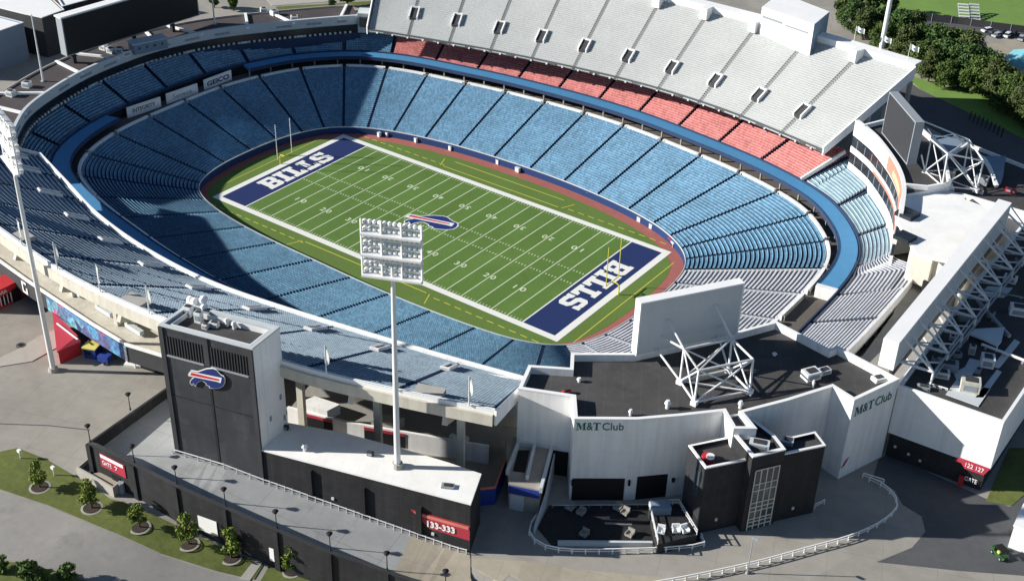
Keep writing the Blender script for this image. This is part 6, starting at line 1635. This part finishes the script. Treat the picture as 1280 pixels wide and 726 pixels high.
rs2 = thing("red_gatehouse", at(8, 370, G), "red gatehouse with dark windows at the left edge under the near deck", "gatehouse")
q = [at2(-20, 352, 16), at2(18, 343, 16), at2(26, 352, 16), at2(-14, 372, 16)]
b = MB(); b.prism(ccw(q), G, 16.5); b.build("wall", "red", rs2)
A_, d_, n_, L_ = wall_frame(at2(-14, 372, 16), at2(26, 352, 16))
wall_box(A_, d_, n_, L_ * .30, L_ * .62, 12.6, 14.8, .1, "window", "dark_glass", rs2, .04)
for k in range(4):
    s_ = L_ * (.30 + .32 * k / 3); wall_box(A_, d_, n_, s_ - .08, s_ + .08, 12.6, 14.8, .12, "window_frame", "white_paint", rs2, .1)
wall_box(A_, d_, n_, L_ * .66, L_ * .92, G, 15.2, .1, "doorway", "black", rs2, .04)
text("sign_lettering", "VIA", A_ + d_ * (L_ * .30) + n_ * .1 + Vector((0, 0, 15.2)), d_, (0, 0, 1), .9, "white_paint", rs2)
c = at(26, 432, G); t = thing("manhole", c, "round dark drain cover on the plaza paving near the left mast", "manhole")
b = MB(); b.tube((c[0], c[1], G + .02), (c[0], c[1], G + .22), 1.0, .95, 18); b.build("cover", "asphalt_dark", t); b = MB(); b.tube((c[0], c[1], G + .22), (c[0], c[1], G + .30), .6, .5, 14); b.build("plug", "black", t)

# white block and utility cart at the lower right
wbx = thing("white_hut", at(1280, 700, G), "white walled hut cut by the right edge of the picture", "hut")
q = [at2(1268, 656, 17), at2(1300, 668, 17), at2(1310, 640, 17), at2(1280, 630, 17)]
b = MB(); b.prism(ccw(q), G - .1, 16.8); b.build("wall", "white_wall", wbx); b = MB(); b.prism(ccw(offset_line(ccw(q), -.15, True)), 16.81, 17.1); b.build("roof", "white_paint", wbx)
def vehicle(name, label, cat, c, rz, body_m, L=4.5, W=1.85, H=1.5, group=None, cab=(-.22, .30), open_top=False):
    t = thing(name, c, label, cat, group)
    co, si = math.cos(rz), math.sin(rz)
    T = lambda x, y, z: (c[0] + x * co - y * si, c[1] + x * si + y * co, c[2] + z)
    def hexa(x0, x1, w0, z0, z1, tx0=None, tx1=None, w1=None):
        tx0 = x0 if tx0 is None else tx0; tx1 = x1 if tx1 is None else tx1; w1 = w0 if w1 is None else w1
        b = MB(); b.hexa([T(x0, -w0, z0), T(x1, -w0, z0), T(x1, w0, z0), T(x0, w0, z0), T(tx0, -w1, z1), T(tx1, -w1, z1), T(tx1, w1, z1), T(tx0, w1, z1)]); return b
    hexa(-L / 2, L / 2, W / 2, .35, H * .58, -L / 2 + .08, L / 2 - .12, W / 2 - .06).build("body", body_m, t)
    if open_top:
        for x in (cab[0] * L, cab[1] * L):
            for y in (-W / 2 + .12, W / 2 - .12):
                b = MB(); b.tube(T(x, y, H * .55), T(x, y, H * 1.25), .05, n=6); b.build("roll_bar", "black", t)
        hexa(cab[0] * L - .1, cab[1] * L + .1, W / 2 - .05, H * 1.25, H * 1.32).build("canopy", "black", t)
        hexa(-L / 2 + .1, cab[0] * L - .1, W / 2 - .1, H * .58, H * .85).build("cargo_box", body_m, t)
        for y in (-.35, .35):
            b = MB(); p = T(.1, y, H * .75); b.box(p, (.5, .5, .5), rz); b.build("seat", "yellow", t)
    else:
        hexa(cab[0] * L - .35, cab[1] * L + .35, W / 2 - .1, H * .58, H * .97, cab[0] * L, cab[1] * L - .15, W / 2 - .25).build("window", "dark_glass", t)
        hexa(cab[0] * L, cab[1] * L - .15, W / 2 - .25, H * .97, H * 1.02).build("roof", body_m, t)
    for x in (-L * .31, L * .31):
        for y in (-W / 2, W / 2):
            b = MB(); b.tube(T(x, y - .1, .34), T(x, y + .1, .34), .34, n=14); w = b.build("wheel", "rubber", t)
            b = MB(); b.tube(T(x, y - .12, .34), T(x, y + .12, .34), .18, n=10); b.build("rim", "grey_steel", w)
    for y in (-W / 3, W / 3):
        b = MB(); b.box(T(L / 2 - .06, y, .62), (.08, .3, .16), rz); b.build("headlight", "lit_strip", t)
    return t
vehicle("utility_cart", "small green and yellow utility cart parked in the shade at lower right", "utility cart", at(1249, 694, G), math.radians(-32), "green_paint", 3.2, 1.6, 1.4, open_top=True)
cars = [(1234, 40, "car_white", "white car first in the row behind the trees"), (1240, 44, "car_dark", "dark car second in the row behind the trees"), (1246, 46, "car_silver", "silver car third in the row behind the trees"), (1252, 43, "car_dark", "dark car at the back of the parking row"), (1259, 46, "car_white", "white car standing apart in the middle of the parking row"), (1266, 44, "car_dark", "dark car right of the middle white car"), (1276, 50, "car_silver", "silver car at the right edge of the parking row")]
for k, (px, py, m_, lab) in enumerate(cars): vehicle("parked_car", lab, "car", at(px, py, G + .1), math.radians(60 + 6 * k), m_, group="cars parked behind the trees")
tt = thing("tarp_tent", at(1273, 88, G), "light blue tarpaulin tent at the right edge of the parking lot", "tent")
c = at(1276, 84, G); b = MB(); b.prism([(c[0] - 5, c[1] - 7), (c[0] + 5, c[1] - 7), (c[0] + 5, c[1] + 7), (c[0] - 5, c[1] + 7)], G, 14.5); b.build("wall", "light_panel", tt)
b = MB(); b.hexa([(c[0] - 5.2, c[1] - 7.2, 14.5), (c[0] + 5.2, c[1] - 7.2, 14.5), (c[0] + 5.2, c[1] + 7.2, 14.5), (c[0] - 5.2, c[1] + 7.2, 14.5), (c[0] - .2, c[1] - 6, 16.5), (c[0] + .2, c[1] - 6, 16.5), (c[0] + .2, c[1] + 6, 16.5), (c[0] - .2, c[1] + 6, 16.5)]); b.build("roof", "teal_tarp", tt)
for k, (px0, px1, m_) in enumerate(((1199, 1212, "white_metal"), (1213, 1225, "light_panel"))):
    p, q = at(px0, 26, G), at(px1, 27, G); d = (Vector(q) - Vector(p)); L_ = d.length; d.normalize(); n_ = Vector((-d.y, d.x, 0))
    t = thing("bleacher_stand", p, ["left one of two small aluminium bleachers on the far lawn", "right one of two small aluminium bleachers on the far lawn"][k], "bleachers")
    for r in range(6):
        o = Vector(p) + n_ * (r * 1.6); b = MB(); b.beam((o.x, o.y, G + .6 + .55 * r), (o.x + d.x * L_, o.y + d.y * L_, G + .6 + .55 * r), 1.1, .2); b.build("bench", m_, t)
    for s_ in (0.02, .98):
        o = Vector(p) + d * (L_ * s_); b = MB(); b.beam((o.x, o.y, G + .3), (o.x + n_.x * 8, o.y + n_.y * 8, G + 3.2), .25, .4); b.build("stringer", "grey_steel", t)
# bays painted on the dark path
bays = MB()
for k in range(9):
    p, q = at(1215 + 5 * k, 139 + 2.6 * k, G + .07), at(1211 + 5 * k, 151 + 2.6 * k, G + .07)
    bays.beam((p[0], p[1], G + .08), (q[0], q[1], G + .08), .35, .02)
tag(bays.build("bay_marking", "black"), "dark bay markings across the perimeter path", "path", kind="structure")
fn = thing("boundary_fence", at(1100, 30, G), "long dark fence along the edge of the practice lawn", "fence")
fp = [at2(x, y, G) for x, y in ((1092, 22), (1150, 26), (1200, 31), (1240, 37), (1330, 48))]
fp = resample(np.array(fp), 30); b = MB(); b.wall([tuple(p) for p in fp], .1, G, G + 2.6); b.build("mesh_panel", "dark_panel", fn, fix=False)
for p in fp[::3]:
    b = MB(); b.tube((p[0], p[1], G), (p[0], p[1], G + 2.9), .1, n=6); b.build("fence_post", "grey_steel", fn)

# ================================================================== TREES
def leaf_cloud(rng, clumps, nleaf, size, m, name, parent):
    V = []; F = []
    for (cx, cy, cz, rx, ry, rz_) in clumps:
        for _ in range(nleaf):
            while True:
                d = np.array([rng.gauss(0, 1) for _ in range(3)]); d /= np.linalg.norm(d); break
            r = rng.uniform(.55, 1.05) if rng.random() < .85 else rng.uniform(.2, .6)
            p = np.array([cx, cy, cz]) + d * r * np.array([rx, ry, rz_])
            a = np.array([rng.gauss(0, 1) for _ in range(3)]); a /= np.linalg.norm(a)
            bb = np.cross(a, d + .4 * np.array([rng.gauss(0, 1) for _ in range(3)])); nb2 = np.linalg.norm(bb)
            if nb2 < .05: continue
            bb /= nb2; s = size * rng.uniform(.6, 1.3)
            k = len(V)
            V += [tuple(p - a * s), tuple(p + bb * s * .6), tuple(p + a * s), tuple(p - bb * s * .6)]; F.append((k, k + 1, k + 2, k + 3))
    me = bpy.data.meshes.new(name); me.from_pydata(V, [], F); me.materials.append(M[m]); me.update()
    o = bpy.data.objects.new(name, me); COL.objects.link(o); o.parent = parent
    return o
def tree_proto(name, cat, label, h, cr, trunk_h, m, seed, nclump, nleaf, size, group):
    rng = random.Random(seed)
    t = thing(name, (0, 0, 0), label, cat, group)
    b = MB(); b.tube((0, 0, -.3), (0, 0, h * .6), .035 * h, .012 * h, 8)
    for k in range(5):
        a = rng.uniform(0, 6.28); z = trunk_h + (h - trunk_h) * rng.uniform(.05, .5)
        b.tube((0, 0, z), (math.cos(a) * cr * .6, math.sin(a) * cr * .6, z + cr * .5), .014 * h, .006 * h, 6)
    b.build("trunk", "bark", t)
    cl = []
    for k in range(nclump):
        a = rng.uniform(0, 6.28); f = rng.random() ** .6; zz = trunk_h + (h - trunk_h) * rng.uniform(.12, .95)
        prof = math.sin(math.pi * min(.98, max(.1, (zz - trunk_h) / (h - trunk_h) * .8 + .16))) ** .7
        r = cr * prof * f * .75
        s = cr * rng.uniform(.26, .44)
        cl.append((r * math.cos(a), r * math.sin(a), zz, s, s, s * .75))
    leaf_cloud(rng, cl, nleaf, size, m, "crown", t)
    return t
def place(proto, loc, s, rz, label, used):
    t = proto if not used[0] else copy_tree(proto)
    used[0] = True
    t.location = loc; t.scale = (s, s, s); t.rotation_euler = (rnd.uniform(-.06, .06), rnd.uniform(-.06, .06), rz); t["label"] = label
    return t
# young street trees along the verge
pos = [((50, 609), (47, 577)), ((115, 635), (113, 600)), ((175, 659), (174, 632)), ((236, 680), (233, 640)), ((289, 697), (290, 662)), ((365, 713), (364, 674))]
protos = [tree_proto("young_tree", "tree", "", 5.8, 2.0, 1.2, "leaf_young", 11 + k, 20, 70, .24, "young trees along the grass verge") for k in range(3)]
used = [[False] for _ in protos]
for k, (bp, tp_) in enumerate(pos):
    c = at_ground(*bp)
    ring_t = thing("mulch_ring", c, f"{ORD[k]} round mulch bed from the left under a young tree", "mulch bed", "mulch beds under the young trees")
    b = MB(); b.tube((c[0], c[1], c[2] - .3), (c[0], c[1], c[2] + .20), 1.55, 1.35, 20); b.build("mulch", "mulch", ring_t)
    b = MB()
    A_ = [(c[0] + math.cos(a) * 1.9, c[1] + math.sin(a) * 1.9, c[2] + .12) for a in np.linspace(0, 2 * math.pi, 25)[:-1]]; B_2 = [(c[0] + math.cos(a) * 1.5, c[1] + math.sin(a) * 1.5, c[2] + .16) for a in np.linspace(0, 2 * math.pi, 25)[:-1]]
    b.strip(A_, B_2, 0, True); b.build("edging", "concrete", ring_t, fix=False)
    place(protos[k % 3], (c[0], c[1], c[2] + .05), [.95, 1.05, .85, 1.1, 1.05, 1.1][k], k * 1.3, f"{ORD[k]} young leafy tree from the left along the grass verge", used[k % 3])
sh_p = tree_proto("shrub", "shrub", "", 2.6, 1.9, .2, "leaf_mid", 31, 14, 60, .26, "shrubs at the bottom left"); su = [False]
for k, (px, py, s) in enumerate(((35, 722, 1.2), (86, 724, 1.1), (3, 712, .9), (54, 728, .8))):
    c = at_ground(px, py); place(sh_p, c, s, k, ["round green shrub across the road at the bottom left", "round green shrub right of the other bottom left shrubs", "small shrub cut by the left picture edge", "low shrub between the two round bottom shrubs"][k], su)
yf = thing("yellow_marker", at_ground(54, 717), "small orange yellow marker post between the bottom left shrubs", "marker post")
c = at_ground(54, 719); b = MB(); b.box((c[0], c[1], c[2] + .8), (.35, .3, 1.6)); b.build("post", "yellow", yf); b = MB(); b.box((c[0], c[1], c[2] + 1.65), (.5, .4, .12)); b.build("cap", "red_fade", yf)
for k, (px, py) in enumerate(((26, 573), (68, 594))):
    c = at_ground(px, py); t = thing("flood_lamp", c, ["left small white ground lamp on the verge's plaza edge", "right small white ground lamp on the verge's plaza edge"][k], "ground lamp")
    b = MB(); b.tube(c, (c[0], c[1], c[2] + 1.6), .12, n=8); b.build("post", "white_metal", t); b = MB(); b.box((c[0], c[1], c[2] + 1.8), (.7, .5, .5)); b.build("head", "white_paint", t)
# boulders at the end of the verge
for k, (px, py, s) in enumerate(((405, 719, 1.5), (425, 723, 1.3), (345, 686, .8))):
    c = at_ground(px, py); bm = bmesh.new(); bmesh.ops.create_icosphere(bm, subdivisions=3, radius=s)
    r_ = random.Random(k)
    for v in bm.verts: v.co *= .8 + .25 * math.sin(v.co.x * 2.1 + k) * math.cos(v.co.y * 1.7) + r_.uniform(-.03, .03); v.co.z *= .55
    me = bpy.data.meshes.new("boulder"); bm.to_mesh(me); bm.free(); me.materials.append(M["asphalt"])
    o = bpy.data.objects.new("boulder", me); COL.objects.link(o); o.location = (c[0], c[1], c[2] + .2)
    tag(o, ["grey boulder pile left by the ramp wall's lower end", "grey boulder right by the ramp wall's lower end", "small grey boulder beside the footpath"][k], "boulder", "boulders by the ramp wall")
# big trees beyond the far deck
bt = [tree_proto("broad_tree", "tree", "", [12.5, 14, 10.5, 13][k], [7.0, 5.6, 7.6, 6.2][k], .8, ["leaf_dark", "leaf_olive", "leaf_dark", "leaf_mid"][k], 51 + k, [70, 55, 80, 60][k], 150, [.46, .40, .50, .42][k], "trees beyond the far deck") for k in range(4)]
bu = [[False] for _ in bt]
big = [(1062, 36, .8), (1078, 50, .85), (1092, 44, .9), (1100, 66, .85), (1118, 58, 1.0), (1128, 78, .95), (1142, 72, 1.05), (1150, 92, .9), (1163, 80, 1.05), (1160, 102, .8), (1178, 92, 1.1), (1188, 80, 1.0), (1198, 104, 1.05), (1206, 92, 1.1), (1220, 100, 1.0), (1218, 117, 1.0), (1233, 110, .95),
       (1238, 128, 1.05), (1252, 122, .9), (1258, 141, 1.05), (1272, 136, .9), (1276, 156, 1.0), (1292, 150, 1.0), (1180, 110, .75), (1300, 168, 1.0), (1140, 50, .8)]
for k, (px, py, s) in enumerate(big):
    c = at(px, py, G); row = "front" if k % 3 == 2 else ("middle" if k % 3 else "rear")
    place(bt[k % 4], c, s * .92, k * 1.7, f"dark green broad tree, number {k + 1} from the left among the grove beyond the far deck" if False else f"{(ORD + ['twenty-first', 'twenty-second', 'twenty-third', 'twenty-fourth', 'twenty-fifth', 'twenty-sixth', 'twenty-seventh', 'twenty-eighth'])[sorted(range(len(big)), key=lambda q: big[q][0]).index(k)]} dark broad tree from the left in the grove beyond the far deck", bu[k % 4])
lt = tree_proto("slender_tree", "tree", "", 13, 3.8, 1.2, "leaf_mid", 71, 40, 120, .42, "pale trees left of the grove"); lu = [False]
for k, (px, py, s, lab) in enumerate(((1052, 30, .9, "yellow green tree nearest the press box"), (1068, 14, 1.0, "yellow green tree at the top edge behind the press box"), (1086, 18, 1.0, "slender green tree just left of the far mast"), (1110, 22, .8, "slender green tree just right of the far mast"), (434, 8, .9, "green tree standing at the top edge behind the left end"), (268, 10, .55, "small green tree right of the black screen"), (292, 14, .5, "small bush like tree further right of the black screen"), (4, 72, .5, "small dark tree at the left edge by the field house"), (416, 14, .4, "low bush left of the tree at the top edge"))):
    place(lt, at(px, py, G), s, k * 2.1, lab, lu)
